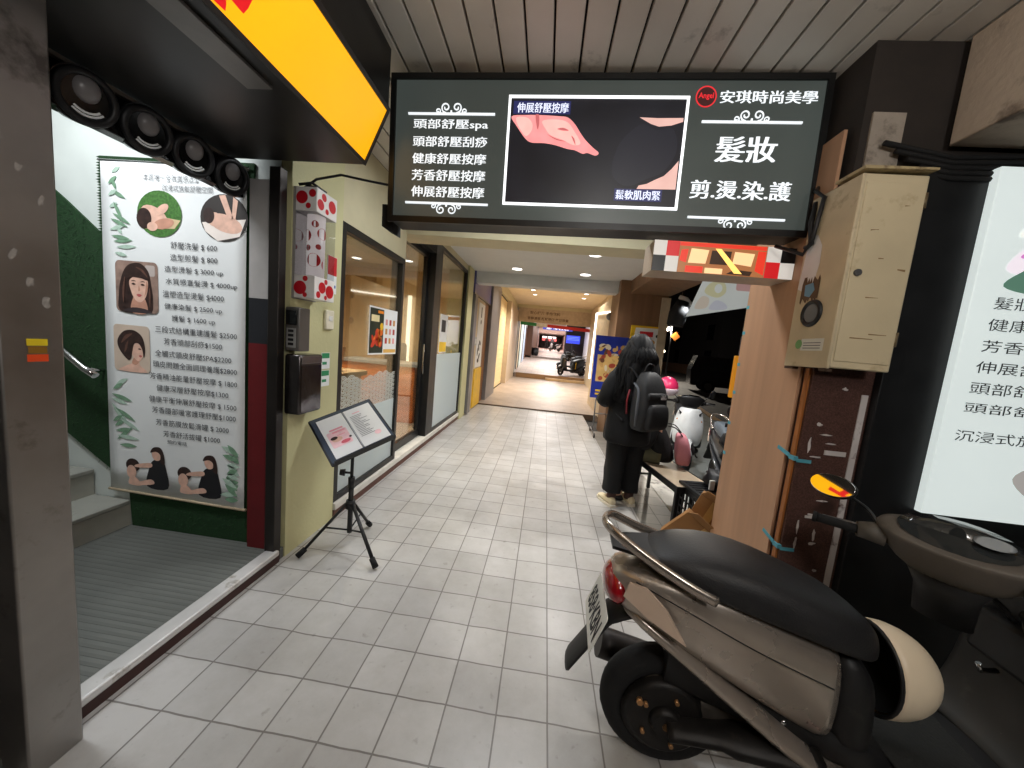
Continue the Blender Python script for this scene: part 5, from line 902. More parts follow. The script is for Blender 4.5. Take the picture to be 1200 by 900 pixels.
    for s_ in (-1, 1): q = Q(); q.ell((1.13, s_*.12, .72), (.03, .045, .03), 12, 6); q.build('turn_signal', mat('amber lens', (214, 130, 60), .15, coat=1), t)
    q = Q(); q.loft([[(1.24+r*math.cos(a), y, .225+r*math.sin(a)) for y, r in ((-.07, .225), (-.05, .25), (0, .262), (.05, .25), (.07, .225))] for a in [R(20+12*k) for k in range(11)]], close=False); q.build('front_fender', fp, t, solidify=.008)
    q = Q()
    for y in (-.075, .075): q.tube([(1.24, y, .225), (1.14, y, .52)], .018, 8)
    q.build('fork', mat('grey steel', (120, 120, 122), .35, .7), t)
    q = Q(); q.ell((1.17, 0, .70), (.05, .09, .07), 16, 8); q.build('headlight', mat('clear lens', (190, 194, 198), .08, coat=1), t)
    # handlebar group, turned with the steering
    q = QH(); q.loft([[(x, .0+y, z) for x, y, z in ring] for ring in [[(cx+rx*math.cos(a), ry*math.sin(a), zz-.02*math.cos(a)*tl_) for a in [6.283*k/24 for k in range(24)]] for cx, rx, ry, zz, tl_ in ((.05, .05, .10, -.10, 0), (.045, .085, .17, -.02, 0), (.04, .105, .205, .045, -1), (.035, .10, .20, .065, -1.5), (.035, .085, .165, .072, -1.8))]]); q.build('handlebar_cowl', inner, t, sub=1)
    q = QH(); q.loft([wring((.05, 0, -.06), .055, .11), wring((.08, 0, -.14), .045, .08), wring((.12, 0, -.26), .045, .075)]); q.build('neck_cover', dark, t)
    q = QH(); q.loft([[(.035+rx*math.cos(a), ry*math.sin(a), .082+(.03+rx*.14)*math.cos(a)) for a in [6.283*k/24 for k in range(24)]] for rx, ry in ((.075, .145), (.05, .10), (.01, .02))]); dsh = q.build('instrument_glass', mat('instrument glass', (44, 47, 48), .08, coat=1), t)
    q = QH(); q.loft([[(.03+.028*math.cos(a), -.075+.045*math.sin(a), .098+.012*math.cos(a)) for a in [6.283*k/16 for k in range(16)]], [(.03+.02*math.cos(a), -.075+.03*math.sin(a), .100+.012*math.cos(a)) for a in [6.283*k/16 for k in range(16)]]]); q.build('dial', mat('pale dial', (150, 156, 160), .2), dsh)
    for s_ in (-1, 1):
        q = QH(); q.tube([(.03, s_*.17, .0), (-.0, s_*.24, -.005)], [.045, .03], 12); q.build('switch_case', inner, t)
        q = QH(); q.tube([(-.0, s_*.22, -.005), (-.03, s_*.365, -.01)], [.018, .019], 12); q.tube([(-.028, s_*.358, -.01), (-.031, s_*.372, -.01)], .023, 12); q.build('grip', RUBBER, t)
        q = QH(); q.tube(smooth_path([(.02, s_*.2, .0), (.05, s_*.26, -.005), (.035, s_*.36, -.015)]), .0075, 8); q.build('brake_lever', mat('lever metal', (120, 118, 116), .35, .7), t)
        q = QH(); q.tube(smooth_path([(.02, s_*.185, .03), (.03, s_*.23, .08), (-.035, s_*.31, .138)]), .0065, 8); mm = q.build('mirror_stem', BLACK, t)
        Mi = HB @ Matrix.Translation((-.05, s_*.325, .150)) @ V((-.8, -s_*.15, .35)).normalized().to_track_quat('Z', 'X').to_matrix().to_4x4()
        if s_ > 0 and detail:
            P_ = HB @ V((-.05, .325, .150)); Mi = Matrix.Translation(P_) @ ((V((0, 0, 1.5))-P_).normalized()+(V((-.965, 1.15, 2.63))-P_).normalized()).normalized().to_track_quat('Z', 'Y').to_matrix().to_4x4()
        q = MB(); q.M = Mi; q.ell((0, 0, -.012), (.072, .045, .022), 20, 8, -1, .45); q.build('mirror_shell', BLACK, mm)
        q = MB(); q.M = Mi; q.loft([[(.069*math.cos(a), .042*math.sin(a), .0) for a in [6.283*k/24 for k in range(24)]], [(.067*math.cos(a), .040*math.sin(a), .003) for a in [6.283*k/24 for k in range(24)]]]); q.build('mirror_glass', mat('mirror glass', (235, 235, 235), .02, 1, 0), mm)
    if detail:
        c0 = HB.inverted() @ W
        for k, (y0, y1) in enumerate(((.17, .05), (-.17, -.04), (.15, .02))):
            p0 = HB @ V((.03, y0, .0)); p3 = W @ V((1.06, y1, .72)); p1 = p0+V((.06, 0, -.05)); p2 = p3+V((-.08, .02*k, .10))
            q = MB(); q.tube(smooth_path([p0, p1, p2, p3]), .006, 6); q.build('brake_cable', BLACK, t)
        for s_ in (-1, 1):
            q = Q(); q.tube(smooth_path([(-.17, s_*.108, .745), (.0, s_*.152, .70), (.2, s_*.168, .63), (.42, s_*.166, .56)]), .0022, 5); q.build('panel_seam', MATTE, t)
            for x, z in ((-.02, .60), (.30, .42)): q = Q(); q.ell((x, s_*.15 if x < 0 else s_*.172, z), (.008, .005, .008), 10, 6); q.build('screw', CHROME, t)
        q = Q(); q.tube(smooth_path([(.56, -.18, .20), (.50, -.20, .19), (.47, -.20, .185)]), .014, 8); q.build('kick_pedal', mat('red rubber', (150, 30, 40), .5), t)
    # stand
    q = Q(); q.tube([(.30, .12, .24), (.22, .25, .01)], .012, 8); q.tube([(.2, .25, .012), (.26, .26, .012)], .012, 8); q.build('side_stand', alu, t)
    return t
CHAMP = mat('champagne bronze paint', (180, 169, 158), .27, .65, .08, 5, coat=.35)
GREYIN = mat('dusty grey plastic', (88, 82, 75), .55, var=.2, scale=6, stain=((74, 70, 64), 5, .56))
make_scooter('champagne coloured scooter with a long black seat parked nose towards the lit poster', (.56, 1.235, 0), R(-4), CHAMP, GREYIN, R(40), plate='858·KBN', group=None)
PW = mat('white scooter paint', (222, 226, 228), .25, coat=.5); PD = mat('dark scooter paint', (48, 50, 54), .3, .3, coat=.4)
make_scooter('white and black scooter parked by the kerb behind the sitting child', (2.42, 6.05, -.03), R(-108), PW, BLACK, R(10), detail=False)
make_scooter('dark grey scooter parked on the kerb side behind the wood panel', (2.22, 4.30, -.03), R(-93), PD, BLACK, R(-8), detail=False, seat=mat('grey seat', (86, 94, 102), .35))
make_scooter('black scooter with a yellow plate parked in the far passage', (1.85, 17.5, .27), R(212), PD, BLACK, R(20), plate='', detail=False)
make_scooter('grey scooter parked behind the black one in the far passage', (1.95, 19.2, .38), R(205), mat('grey scooter paint', (104, 108, 110), .3, .3), BLACK, R(15), detail=False)
make_scooter('white scooter deep in the far walkway before the people', (1.5, 42, 1.22), R(215), PW, BLACK, 0, detail=False)
yl = tag(MB().bx(1.50, 1.52, 17.0, 17.25, .62, .95, .004).build('yellow_tag', mat('poster yellow', (240, 196, 40), .5)), 'yellow tag hanging on the black scooter in the far passage', 'tag')
# helmet hooked under the seat front
hm = thing('helmet', 'scuffed white half helmet hooked at the front of the scooter seat', 'helmet', (1.20, 1.155, .565))
hM = Matrix.Translation((1.20, 1.155, .565)) @ V((.95, -.06, .02)).normalized().to_track_quat('Z', 'Y').to_matrix().to_4x4()
q = MB(); q.M = hM; q.ell((0, 0, -.02), (.118, .138, .15), 32, 12, -.12, 1, cap=False); q.build('shell', mat('old white helmet', (226, 210, 184), .35, var=.05, stain=((150, 120, 90), 11, .70)), hm, solidify=-.006)
q = MB(); q.M = hM; q.ell((0, 0, -.02), (.108, .128, .138), 24, 10, -.10, 1, cap=False); q.build('lining', MATTE, hm)
q = MB(); q.M = hM; q.loft([[(.12*math.cos(a), .14*math.sin(a), -.042+.006*math.sin(b)) if False else ((.119+.006*math.cos(b))*math.cos(a), (.139+.006*math.cos(b))*math.sin(a), -.04+.006*math.sin(b)) for b in [6.283*i/6 for i in range(6)]] for a in [6.283*k/32 for k in range(33)]], cap=False); q.build('rim', BLACK, hm)
# pink helmet on the white scooter
ph = thing('helmet', 'pink helmet with a pale visor resting on the white scooter', 'helmet', (1.84, 5.25, 1.02)); q = MB(); q.ell((1.80, 5.2, 1.11), (.14, .16, .15), 20, 10, -.1, 1); q.build('shell', mat('hot pink', (226, 50, 104), .3, coat=.5), ph); q = MB(); q.ell((1.80, 5.16, 1.085), (.135, .16, .10), 20, 10, -.9, .1); q.build('visor', mat('pale visor', (220, 200, 210), .2), ph)

# ================================================================== bench, crate, cartons
bh = thing('bench', 'pale topped bench on a black metal frame beside the standing woman', 'bench', (1.28, 3.5, 0), R(10)); bM = WM[bh]
def qb(): q = MB(); q.M = bM; return q
q = qb(); q.bx(-.17, .17, -.55, .55, .43, .455, .006); q.build('top', mat('pale bench top', (188, 170, 146), .45, var=.1), bh)
q = qb(); q.bx(-.18, -.172, -.56, .56, .40, .456); q.bx(.172, .18, -.56, .56, .40, .456); q.bx(-.172, .172, -.56, -.552, .40, .456); q.bx(-.172, .172, .552, .56, .40, .456); q.build('rim', BLACK, bh)
for x in (-.155, .155):
    for y in (-.53, .53): q = qb(); q.bx(x-.016, x+.016, y-.016, y+.016, 0, .40, .003); q.build('leg', BLACK, bh)
for y in (-.53, .53): q = qb(); q.bx(-.139, .139, y-.01, y+.01, .16, .18); q.build('stretcher', BLACK, bh)
cr = thing('crate', 'black plastic lattice crate standing between bench and wood panel', 'crate', (1.46, 2.83, 0), R(8)); cM = WM[cr]
q = MB(); q.M = cM; a, b, h = .17, .22, .47
for z in (0.01, h-.05): q.bx(-a, a, -b, -b+.012, z, z+.04); q.bx(-a, a, b-.012, b, z, z+.04); q.bx(-a, -a+.012, -b+.012, b-.012, z, z+.04); q.bx(a-.012, a, -b+.012, b-.012, z, z+.04)
for k in range(11):
    zz = .07+k*.033
    for i in range(9):
        y = -b+.02+i*.049; q.bx(-a+.002, -a+.01, y, y+.016, .05, h-.05) if k == 0 else None
    for i in range(7):
        x = -a+.02+i*.049; (q.bx(x, x+.016, -b+.002, -b+.01, .05, h-.05), q.bx(x, x+.016, b-.01, b-.002, .05, h-.05)) if k == 0 else None
    if k % 2 == 0: q.bx(-a+.003, -a+.009, -b+.012, b-.012, zz, zz+.014); q.bx(-a+.012, a-.012, -b+.003, -b+.009, zz, zz+.014); q.bx(a-.009, a-.003, -b+.012, b-.012, zz, zz+.014)
q.bx(-a+.012, a-.012, -b+.012, b-.012, .005, .02); q.build('lattice', BLACK, cr)
q = MB(); q.M = cM; q.bx(-a-.008, a+.008, -b-.008, b+.008, h-.012, h+.012, .005); q.build('lid', mat('ribbed black lid', (34, 36, 38), .4), cr)
q = MB(); q.M = cM
for k in range(8): q.bx(-a+.02, a-.02, -b+.03+k*.05, -b+.045+k*.05, h+.011, h+.017)
q.build('lid_ribs', BLACK, cr)
KRAFT = mat('kraft cardboard', (150, 108, 64), .75, var=.08, scale=5)
for nm, lab, c, rot, sz, stp in (('carton', 'flattened brown carton leaning on the black crate, lower one', (1.20, 2.52, .23), (.62, -.22, 1.02), (.03, .34, .30), True), ('carton', 'small brown carton tucked above the leaning one beside the wood panel', (1.285, 2.50, .45), (.35, -.15, .9), (.04, .22, .2), False)):
    k = thing(nm, lab, 'carton', c); Mx = Matrix.Translation(c) @ Matrix.Rotation(rot[2], 4, 'Z') @ Matrix.Rotation(rot[1], 4, 'Y') @ Matrix.Rotation(rot[0], 4, 'X')
    q = MB(); q.M = Mx; q.bx(-sz[0], sz[0], -sz[1]/2, sz[1]/2, -sz[2]/2, sz[2]/2, .004); q.build('body', KRAFT, k)
    q = MB(); q.M = Mx; q.bx(-sz[0]-.002, -sz[0]+.001, -.025, .025, -sz[2]/2-.001, sz[2]/2+.001); q.build('packing_tape', mat('packing tape', (196, 156, 96), .3), k)
    q = MB(); q.M = Mx; q.prism([(-sz[1]/2, 0), (sz[1]/2, 0), (sz[1]/2-.03, .11), (-sz[1]/2+.03, .11)], (-sz[0], 0, sz[2]/2), (0, 1, 0), (-.6, 0, .8), (.004, 0, .003)); q.build('flap', KRAFT, k)
bgs = thing('bag', 'crumpled black bag with a white tag lying on the black crate', 'bag', (1.52, 2.9, .48)); q = MB()
q.ell((1.52, 2.92, .55), (.12, .13, .09), 18, 10)
for v_ in q.bm.verts: v_.co += V(noise.noise_vector(v_.co*14))*.03
q.build('body', mat('black bag cloth', (22, 22, 25), .5), bgs); q = MB(); q.bx(1.40, 1.44, 2.81, 2.83, .50, .58, .004); q.build('tag', WHITE, bgs)
jk = thing('jacket', 'dark jacket bundle hanging on the grey scooter behind the crate', 'jacket', (1.72, 3.2, .75)); q = MB(); q.ell((1.80, 3.28, .78), (.11, .12, .13), 18, 10)
for v_ in q.bm.verts: v_.co += V(noise.noise_vector(v_.co*11))*.05
q.build('cloth', MATTE, jk); q = MB(); q.ell((1.74, 3.24, .68), (.08, .08, .06), 12, 8); q.build('hood', MATTE, jk)

# ================================================================== people
def body(name, joints, edges, parent, m, root, W):
    me = bpy.data.meshes.new(name); ks = list(joints); me.from_pydata([tuple(joints[k][:3]) for k in ks], [(ks.index(a), ks.index(b)) for a, b in edges], [])
    me.materials.append(m); o = bpy.data.objects.new(name, me); COL.objects.link(o); o.parent = parent
    md = o.modifiers.new('skin', 'SKIN'); md.use_smooth_shade = True
    sv_ = me.skin_vertices[0].data
    for i, k in enumerate(ks): r = joints[k][3]; sv_[i].radius = (r, r); sv_[i].use_root = (k == root)
    sd = o.modifiers.new('round', 'SUBSURF'); sd.levels = 2; sd.render_levels = 2
    WM[o] = W; return o
def skeleton(j, hands):
    """add fingers to the two hands; hands: side -> (wrist, direction, palm-down normal)"""
    e = []
    for s_, (wk, d, nrm) in hands.items():
        wv = V(j[wk][:3]); d = V(d).normalized(); nrm = V(nrm).normalized(); sd = d.cross(nrm).normalized()
        pc = wv+d*.05; j[wk+'p'] = (*pc, .026); e.append((wk, wk+'p'))
        for i, (off, ln) in enumerate(((-.03, .055), (-.01, .068), (.01, .072), (.03, .062))):
            k0, k1, k2 = f'{wk}f{i}a', f'{wk}f{i}b', f'{wk}f{i}c'
            a = pc+sd*off+d*.035; j[k0] = (*a, .0095); j[k1] = (*(a+d*ln*.5+nrm*.012), .0085); j[k2] = (*(a+d*ln*.8+nrm*.04), .0075)
            e += [(wk+'p', k0), (k0, k1), (k1, k2)]
        t0 = wv+d*.03+sd*.035; j[wk+'t0'] = (*t0, .011); j[wk+'t1'] = (*(t0+d*.035+sd*.02+nrm*.012), .0095); e += [(wk+'p', wk+'t0'), (wk+'t0', wk+'t1')]
    return e
def head_details(t, W, c, s, hairm_):
    """c = head centre, facing local +y"""
    def q_(): q = MB(); q.M = W @ Matrix.Translation(c) @ Matrix.Scale(s, 4); return q
    q = q_(); q.loft([[(.017*k*math.cos(a), .085+.026*(1-k)+0, -.015-.02*(1-k)*0+.03*math.sin(a)*k) for a in [6.283*i/10 for i in range(10)]] for k in (1, .6, .2)]); q.build('nose', SKIN, t)
    for x in (-.033, .033): q = q_(); q.ell((x, .083, .015), (.013, .008, .007), 10, 6); q.build('eye', mat('eye white', (226, 222, 216), .3), t)
    q = q_(); q.ell((0, .088, -.052), (.024, .008, .007), 10, 6); q.build('mouth', mat('lip print', (186, 72, 76), .5), t)
    for x in (-.083, .083): q = q_(); q.ell((x, .0, .0), (.012, .02, .032), 10, 8); q.build('ear', SKIN, t)
BCLOTH = mat('black coat cloth', (11, 11, 13), .8, var=.2, scale=9, bump=.25, bscale=40); BTR = mat('black trousers', (13, 13, 15), .88, var=.15, bump=.15, bscale=70)
HAIR = mat('black wavy hair', (10, 9, 10), .6, var=.3, scale=30, spec=.2)
gw = thing('person', 'woman with long wavy black hair in a black coat and cream shoes, seen from behind', 'person', (.89, 3.50, 0), R(20)); gW = WM[gw]
J = {'pel': (0, 0, .88, .12), 'sp': (0, 0, 1.05, .11), 'ch': (0, 0, 1.25, .12), 'nk': (0, .0, 1.42, .05), 'hd': (0, .015, 1.50, .072), 'hm': (0, .012, 1.58, .092), 'ht': (0, .0, 1.655, .06)}
E_ = [('pel', 'sp'), ('sp', 'ch'), ('ch', 'nk'), ('nk', 'hd'), ('hd', 'hm'), ('hm', 'ht')]
for s_, n in ((-1, 'l'), (1, 'r')):
    J.update({n+'s': (s_*.17, 0, 1.33, .055), n+'e': (s_*.25, .03, 1.08, .042), n+'w': (s_*.09, .25, 1.14, .028), n+'h': (s_*.09, 0, .84, .085), n+'k': (s_*.10, .01, .48, .06), n+'a': (s_*.10, -.01, .10, .038), n+'b': (s_*.105, .05, .04, .038), n+'t': (s_*.115, .14, .03, .03)})
    E_ += [('ch', n+'s'), (n+'s', n+'e'), (n+'e', n+'w'), ('pel', n+'h'), (n+'h', n+'k'), (n+'k', n+'a'), (n+'a', n+'b'), (n+'b', n+'t')]
E_ += skeleton(J, {'l': ('lw', (.5, .6, .2), (.4, -.3, .7)), 'r': ('rw', (-.5, .6, .2), (-.4, -.3, .7))})
body('body', J, E_, gw, SKIN, 'pel', gW); head_details(gw, gW, (0, .012, 1.585), 1.0, HAIR)
def gq(): q = MB(); q.M = gW; return q
q = gq(); q.loft([wring((0, -.01, z), rx, ry, 48, am*1.6, z*5, 7) for z, rx, ry, am in ((.63, .25, .185, .03), (.70, .255, .19, .03), (.82, .25, .185, .022), (.95, .235, .175, .02), (1.08, .225, .165, .02), (1.2, .225, .155, .015), (1.30, .205, .135, .012), (1.37, .15, .11, .01), (1.41, .09, .08, .0))]); co = q.build('coat', BCLOTH, gw, sub=1)
for s_ in (-1, 1):
    q = gq(); q.tube(smooth_path([(s_*.15, 0, 1.34), (s_*.225, .0, 1.24), (s_*.275, .02, 1.07), (s_*.2, .15, 1.09), (s_*.105, .23, 1.13)], 4), [.075]*3+[.082]*4+[.08]*4+[.07]*3+[.06]*3, 14)
    for v_ in q.bm.verts: v_.co += V(noise.noise_vector(v_.co*12))*.012
    q.build('sleeve', BCLOTH, gw)
    q = gq(); q.loft([wring((s_*.098, 0, z), rx, ry, 32, .045, z*7, 5) for z, rx, ry in ((.145, .086, .10), (.17, .088, .102), (.25, .084, .098), (.35, .094, .107), (.46, .091, .103), (.55, .10, .11), (.72, .108, .12), (.9, .115, .13))]); q.build('trouser_leg', BTR, gw)
    q = gq(); q.tube([(s_*.10, -.012, .06), (s_*.10, -.012, .17)], [.046, .044], 14); q.build('sock', mat('brown sock', (74, 52, 48), .85), gw)
    q = gq(); cx = s_*.108
    q.loft([[(cx+(dx+s_*sh_)*1.0, y, z) for dx, z in [(w_*math.cos(a), zc+hh*math.sin(a)) for a in [6.283*i/16 for i in range(16)]]] for y, w_, zc, hh, sh_ in ((-.085, .022, .05, .022, 0), (-.075, .036, .052, .040, 0), (-.03, .043, .055, .045, 0), (.03, .045, .052, .040, .004), (.09, .048, .044, .030, .01), (.14, .044, .038, .024, .014), (.17, .026, .034, .016, .014))]); q.build('shoe', mat('cream canvas shoe', (222, 208, 176), .7), gw, sub=1)
    q = gq(); q.prism([(cx-.045, -.07), (cx-.03, -.092), (cx+.03, -.092), (cx+.045, -.07), (cx+s_*.012+.05, .09), (cx+s_*.014+.036, .165), (cx+s_*.014, .18), (cx+s_*.014-.036, .165), (cx+s_*.012-.05, .09)], (0, 0, .002), (1, 0, 0), (0, 1, 0), (0, 0, .022)); q.build('shoe_sole', mat('white sole', (214, 206, 190), .6), gw)
# hair: a shell of wavy locks open at the face
q = gq(); rings = []
for i in range(22):
    f_ = i/21; z = 1.705-.62*f_
    rx = (.03+.075*min(1, f_*6)**.5) if f_ < .17 else .105+.10*((f_-.17)/.83)**.8*(1 if f_ < .8 else 1-.9*(f_-.8)); ry = rx*.95 if f_ < .25 else .115+.03*f_
    cy = -.012-.05*f_; a0, a1 = (R(-220), R(40)) if f_ > .16 else (R(-265), R(85))
    rx *= 1+.22*min(1, f_*2); rings.append([(rx*(1+.05*math.sin(13*a+f_*14+2*math.sin(f_*9)))*math.cos(a), cy+ry*(1+.05*math.sin(11*a+f_*12))*math.sin(a), z+.012*math.sin(9*a+f_*5)*(1 if f_ > .3 else 0)-(.05*math.cos(2.5*a)*max(0, f_-.75)*2)) for a in [a0+(a1-a0)*k/60 for k in range(61)]])
q.loft(rings, close=False); q.build('hair', HAIR, gw, solidify=.02)
rl = random.Random(12); q = gq()
for k in range(190):
    a = R(rl.uniform(-222, 42)); z1 = rl.uniform(1.02, 1.2); ph_ = rl.uniform(0, 6); pts = []
    for i in range(9):
        f_ = i/8; z = 1.60-(1.60-z1)*f_; rr_ = .118+.15*f_**.7; pts.append((rr_*math.cos(a)*(1+.07*math.sin(9*f_+ph_)), -.02-.05*f_+(rr_*.9 if f_ < .3 else (.10+.035*f_))*math.sin(a)*(1.06)+.008*math.sin(11*f_+ph_), z))
    q.tube(pts, [.005, .0062, .0065, .0062, .006, .0055, .005, .004, .0015], 4)
q.build('hair_locks', HAIR, gw)
# backpack worn by the woman
bp = thing('backpack', 'dark grey backpack with a small white mark worn by the standing woman', 'backpack', (.89, 3.50, .85), R(20)); bW = WM[bp]; bW = gW @ Matrix.Translation((-.015, -.17, .83)) @ Matrix.Rotation(R(14), 4, 'Z') @ Matrix.Scale(1.02, 4)
def bq(): q = MB(); q.M = bW; return q
def rr3(z, w_, d, cy, n=24, p=.45): return [(w_*math.copysign(abs(math.cos(a))**p, math.cos(a)), cy+d*math.copysign(abs(math.sin(a))**p, math.sin(a)), z) for a in [6.283*i/n for i in range(n)]]
PK = mat('dark grey nylon', (34, 35, 37), .6, var=.2, bump=.3, bscale=240); PK2 = mat('black nylon', (24, 24, 26), .6, var=.2, bump=.3, bscale=240)
q = bq(); q.loft([rr3(z, w_, d, cy) for z, w_, d, cy in ((0, .13, .06, -.09), (.02, .155, .085, -.09), (.18, .165, .10, -.095), (.36, .155, .09, -.085), (.46, .125, .07, -.07), (.52, .08, .05, -.055), (.535, .04, .03, -.05))]); q.build('main_body', PK, bp, sub=1)
q = bq(); q.loft([rr3(z, w_, d, cy) for z, w_, d, cy in ((.03, .11, .03, -.18), (.05, .13, .045, -.19), (.2, .125, .045, -.19), (.27, .11, .03, -.18))]); fpk = q.build('front_pocket', PK2, bp, sub=1)
q = bq(); q.loft([rr3(z, w_, d, cy) for z, w_, d, cy in ((.29, .11, .02, -.165), (.30, .125, .03, -.165), (.345, .12, .03, -.162), (.355, .10, .02, -.16))]); tpk = q.build('top_pocket', PK2, bp)
q = bq(); q.prism(rrect(.015, .302, .085, .342, .005), (0, -.197, 0), (1, 0, 0), (0, 0, 1), (0, .004, 0)); q.build('mark_patch', mat('white mark', (206, 206, 206), .6, stain=((40, 40, 42), 60, .5)), tpk)
q = bq(); q.tube(smooth_path([(-.135, -.02, .42), (-.15, -.09, .36), (-.168, -.11, .2), (-.15, -.10, .05)]), .016, 8, flat=.5); q.build('side_strip', mat('lighter grey webbing', (92, 96, 102), .6), bp)
q = bq(); q.tube(smooth_path([(-.05, -.04, .52), (-.045, -.05, .58), (.0, -.05, .60), (.045, -.05, .58), (.05, -.04, .52)]), .011, 8, flat=.6); q.build('handle', PK2, bp)
for s_ in (-1, 1): q = bq(); q.tube(smooth_path([(s_*.09, -.02, .46), (s_*.115, .06, .55), (s_*.12, .17, .52), (s_*.13, .27, .40), (s_*.15, .23, .2), (s_*.14, .05, .06)]), .022, 8, flat=.3); q.build('strap', PK2, bp)
q = bq(); q.tube([(-.165, .0, .36), (-.172, .01, .26), (-.168, .0, .14)], .02, 8, flat=.4); q.build('red_tag', mat('dark red webbing', (120, 30, 40), .6), bp)
# sitting child on the bench
ch = thing('person', 'child in a black cap and dark clothes sitting hunched on the bench', 'person', (1.27, 3.60, .455), R(72)); cW = WM[ch]
J = {'pel': (0, 0, .09, .10), 'sp': (0, .05, .24, .10), 'ch': (0, .10, .36, .10), 'nk': (0, .15, .44, .045), 'hd': (0, .18, .49, .065), 'hm': (0, .18, .56, .085), 'ht': (0, .17, .62, .055)}
E_ = [('pel', 'sp'), ('sp', 'ch'), ('ch', 'nk'), ('nk', 'hd'), ('hd', 'hm'), ('hm', 'ht')]
for s_, n in ((-1, 'l'), (1, 'r')):
    J.update({n+'s': (s_*.14, .10, .38, .045), n+'e': (s_*.19, .14, .20, .035), n+'w': (s_*.09, .30, .17, .024), n+'h': (s_*.08, .03, .08, .075), n+'k': (s_*.11, .36, .07, .05), n+'a': (s_*.12, .34, -.36, .033), n+'b': (s_*.12, .38, -.42, .032), n+'t': (s_*.13, .46, -.43, .026)})
    E_ += [('ch', n+'s'), (n+'s', n+'e'), (n+'e', n+'w'), ('pel', n+'h'), (n+'h', n+'k'), (n+'k', n+'a'), (n+'a', n+'b'), (n+'b', n+'t')]
E_ += skeleton(J, {'l': ('lw', (.4, .7, .1), (.2, -.2, -.7)), 'r': ('rw', (-.4, .7, .1), (-.2, -.2, -.7))})
body('body', J, E_, ch, SKIN, 'pel', cW); head_details(ch, cW, (0, .18, .565), .92, HAIR)
def cq(): q = MB(); q.M = cW; return q
OLV = mat('olive trousers', (86, 84, 62), .8, var=.2, bump=.2, bscale=50)
q = cq(); q.loft([wring((0, cy, z), rx, ry, 24, .02, z*9) for z, rx, ry, cy in ((.01, .16, .14, 0), (.10, .165, .14, .01), (.22, .16, .13, .05), (.33, .155, .12, .09), (.40, .12, .09, .12), (.44, .07, .065, .145))]); q.build('jacket', BCLOTH, ch, sub=1)
q = cq(); q.ell((0, .17, .575), (.098, .108, .095), 20, 10, -.2, 1); q.prism(circ(0, .05, .08, .09, 16), (0, .22, .565), (1, 0, 0), (0, .97, -.2), (0, .0, .008)); q.build('cap', mat('black cap cloth', (20, 21, 26), .8), ch)
q = cq(); q.ell((0, .14, .53), (.092, .085, .075), 18, 8, -1, .4); q.build('hair', HAIR, ch)
for s_ in (-1, 1):
    q = cq(); q.tube(smooth_path([(s_*.12, .10, .39), (s_*.17, .11, .30), (s_*.20, .15, .20), (s_*.15, .24, .18), (s_*.10, .28, .175)], 4), .055, 12); q.build('sleeve', BCLOTH, ch)
    q = cq(); q.tube(smooth_path([(s_*.08, .0, .08), (s_*.09, .2, .085), (s_*.11, .36, .07), (s_*.12, .36, -.05), (s_*.12, .345, -.33)], 4), [.09]*4+[.08]*4+[.078]*4+[.068]*4+[.062], 14); q.build('trouser_leg', OLV, ch)
    q = cq(); q.loft([[(s_*.124+w_*math.cos(a), y, zc+hh*math.sin(a)) for a in [6.283*i/14 for i in range(14)]] for y, w_, zc, hh in ((.29, .02, -.425, .018), (.31, .036, -.425, .026), (.38, .042, -.425, .028), (.45, .042, -.432, .022), (.50, .025, -.436, .015))]); q.build('shoe', mat('dark slipper', (40, 38, 40), .6), ch)
pk_ = thing('bag', 'pink backpack with black lettering patch on the back of the sitting child', 'backpack', (1.42, 3.5, .5), R(72)); pW = cW @ Matrix.Translation((-.03, -.17, .03))
q = MB(); q.M = pW; q.loft([rr3(z, w_, d, cy, 20, .5) for z, w_, d, cy in ((0, .10, .05, -.03), (.03, .13, .075, -.03), (.16, .13, .075, -.02), (.26, .11, .06, .0), (.31, .06, .035, .02))]); q.build('main_body', mat('dusty pink cloth', (206, 132, 142), .7, var=.1), pk_, sub=1)
q = MB(); q.M = pW
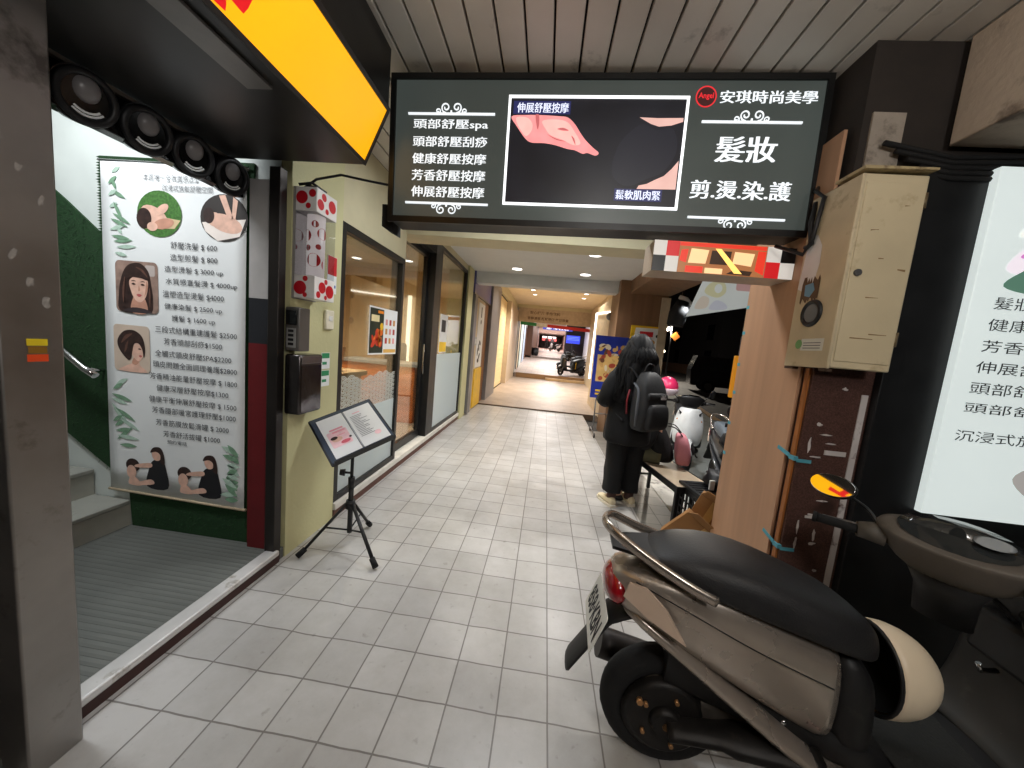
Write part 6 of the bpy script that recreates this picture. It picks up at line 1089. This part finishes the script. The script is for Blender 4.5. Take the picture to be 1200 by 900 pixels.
for k in range(4): q.tube(smooth_path([(-.09+.05*k, -.108, .13), (-.075+.05*k, -.111, .19), (-.06+.05*k, -.106, .14), (-.045+.05*k, -.104, .20)]), .008, 6)
q.build('dark_pattern', MATTE, pk_)
for s_ in (-1, 1): q = MB(); q.M = pW; q.tube(smooth_path([(s_*.07, .0, .29), (s_*.08, .07, .36), (s_*.085, .14, .37)]), .014, 8, flat=.4); q.build('strap', PK2, pk_)
o = lamp('SPOT', (2.15, 5.9, 2.35), 130, COOL, .08, rot=(R(18), 0, 0), spot=150)
o = lamp('POINT', (9.15, 27.8, 3.7), 2200, (1, .9, .75), .15)
# tiny figures deep in the walkway
for i, (x, y, z, lb, m) in enumerate(((.0, 44, 1.26, 'small far person in dark clothes deep in the walkway, left', MATTE), (.7, 46, 1.3, 'small far person in grey clothes deep in the walkway, right', mat('far grey cloth', (70, 70, 76), .8)))):
    p = thing('person', lb, 'person', (x, y, z)); J = {'pel': (0, 0, .9, .13), 'ch': (0, 0, 1.3, .15), 'nk': (0, 0, 1.44, .05), 'hm': (0, 0, 1.58, .1), 'ht': (0, 0, 1.66, .06)}; E_ = [('pel', 'ch'), ('ch', 'nk'), ('nk', 'hm'), ('hm', 'ht')]
    for s_, n in ((-1, 'l'), (1, 'r')): J.update({n+'s': (s_*.18, 0, 1.36, .06), n+'e': (s_*.25, 0, 1.08, .05), n+'w': (s_*.24, .1, .86, .04), n+'h': (s_*.1, 0, .85, .09), n+'k': (s_*.12, .05*s_, .48, .07), n+'a': (s_*.12, -.02, .06, .05), n+'t': (s_*.13, -.14, .03, .04)}); E_ += [('ch', n+'s'), (n+'s', n+'e'), (n+'e', n+'w'), ('pel', n+'h'), (n+'h', n+'k'), (n+'k', n+'a'), (n+'a', n+'t')]
    body('body', J, E_, p, m, 'pel', WM[p]); q = MB(); q.M = WM[p]; q.ell((0, 0, 1.6), (.11, .12, .12), 12, 8, -.1, 1); q.build('hair', HAIR, p)
# added lamp over the stairwell, brightens the banner
lamp('AREA', (-2.5, 1.15, 3.15), 42, COOL, 1.0, .3)
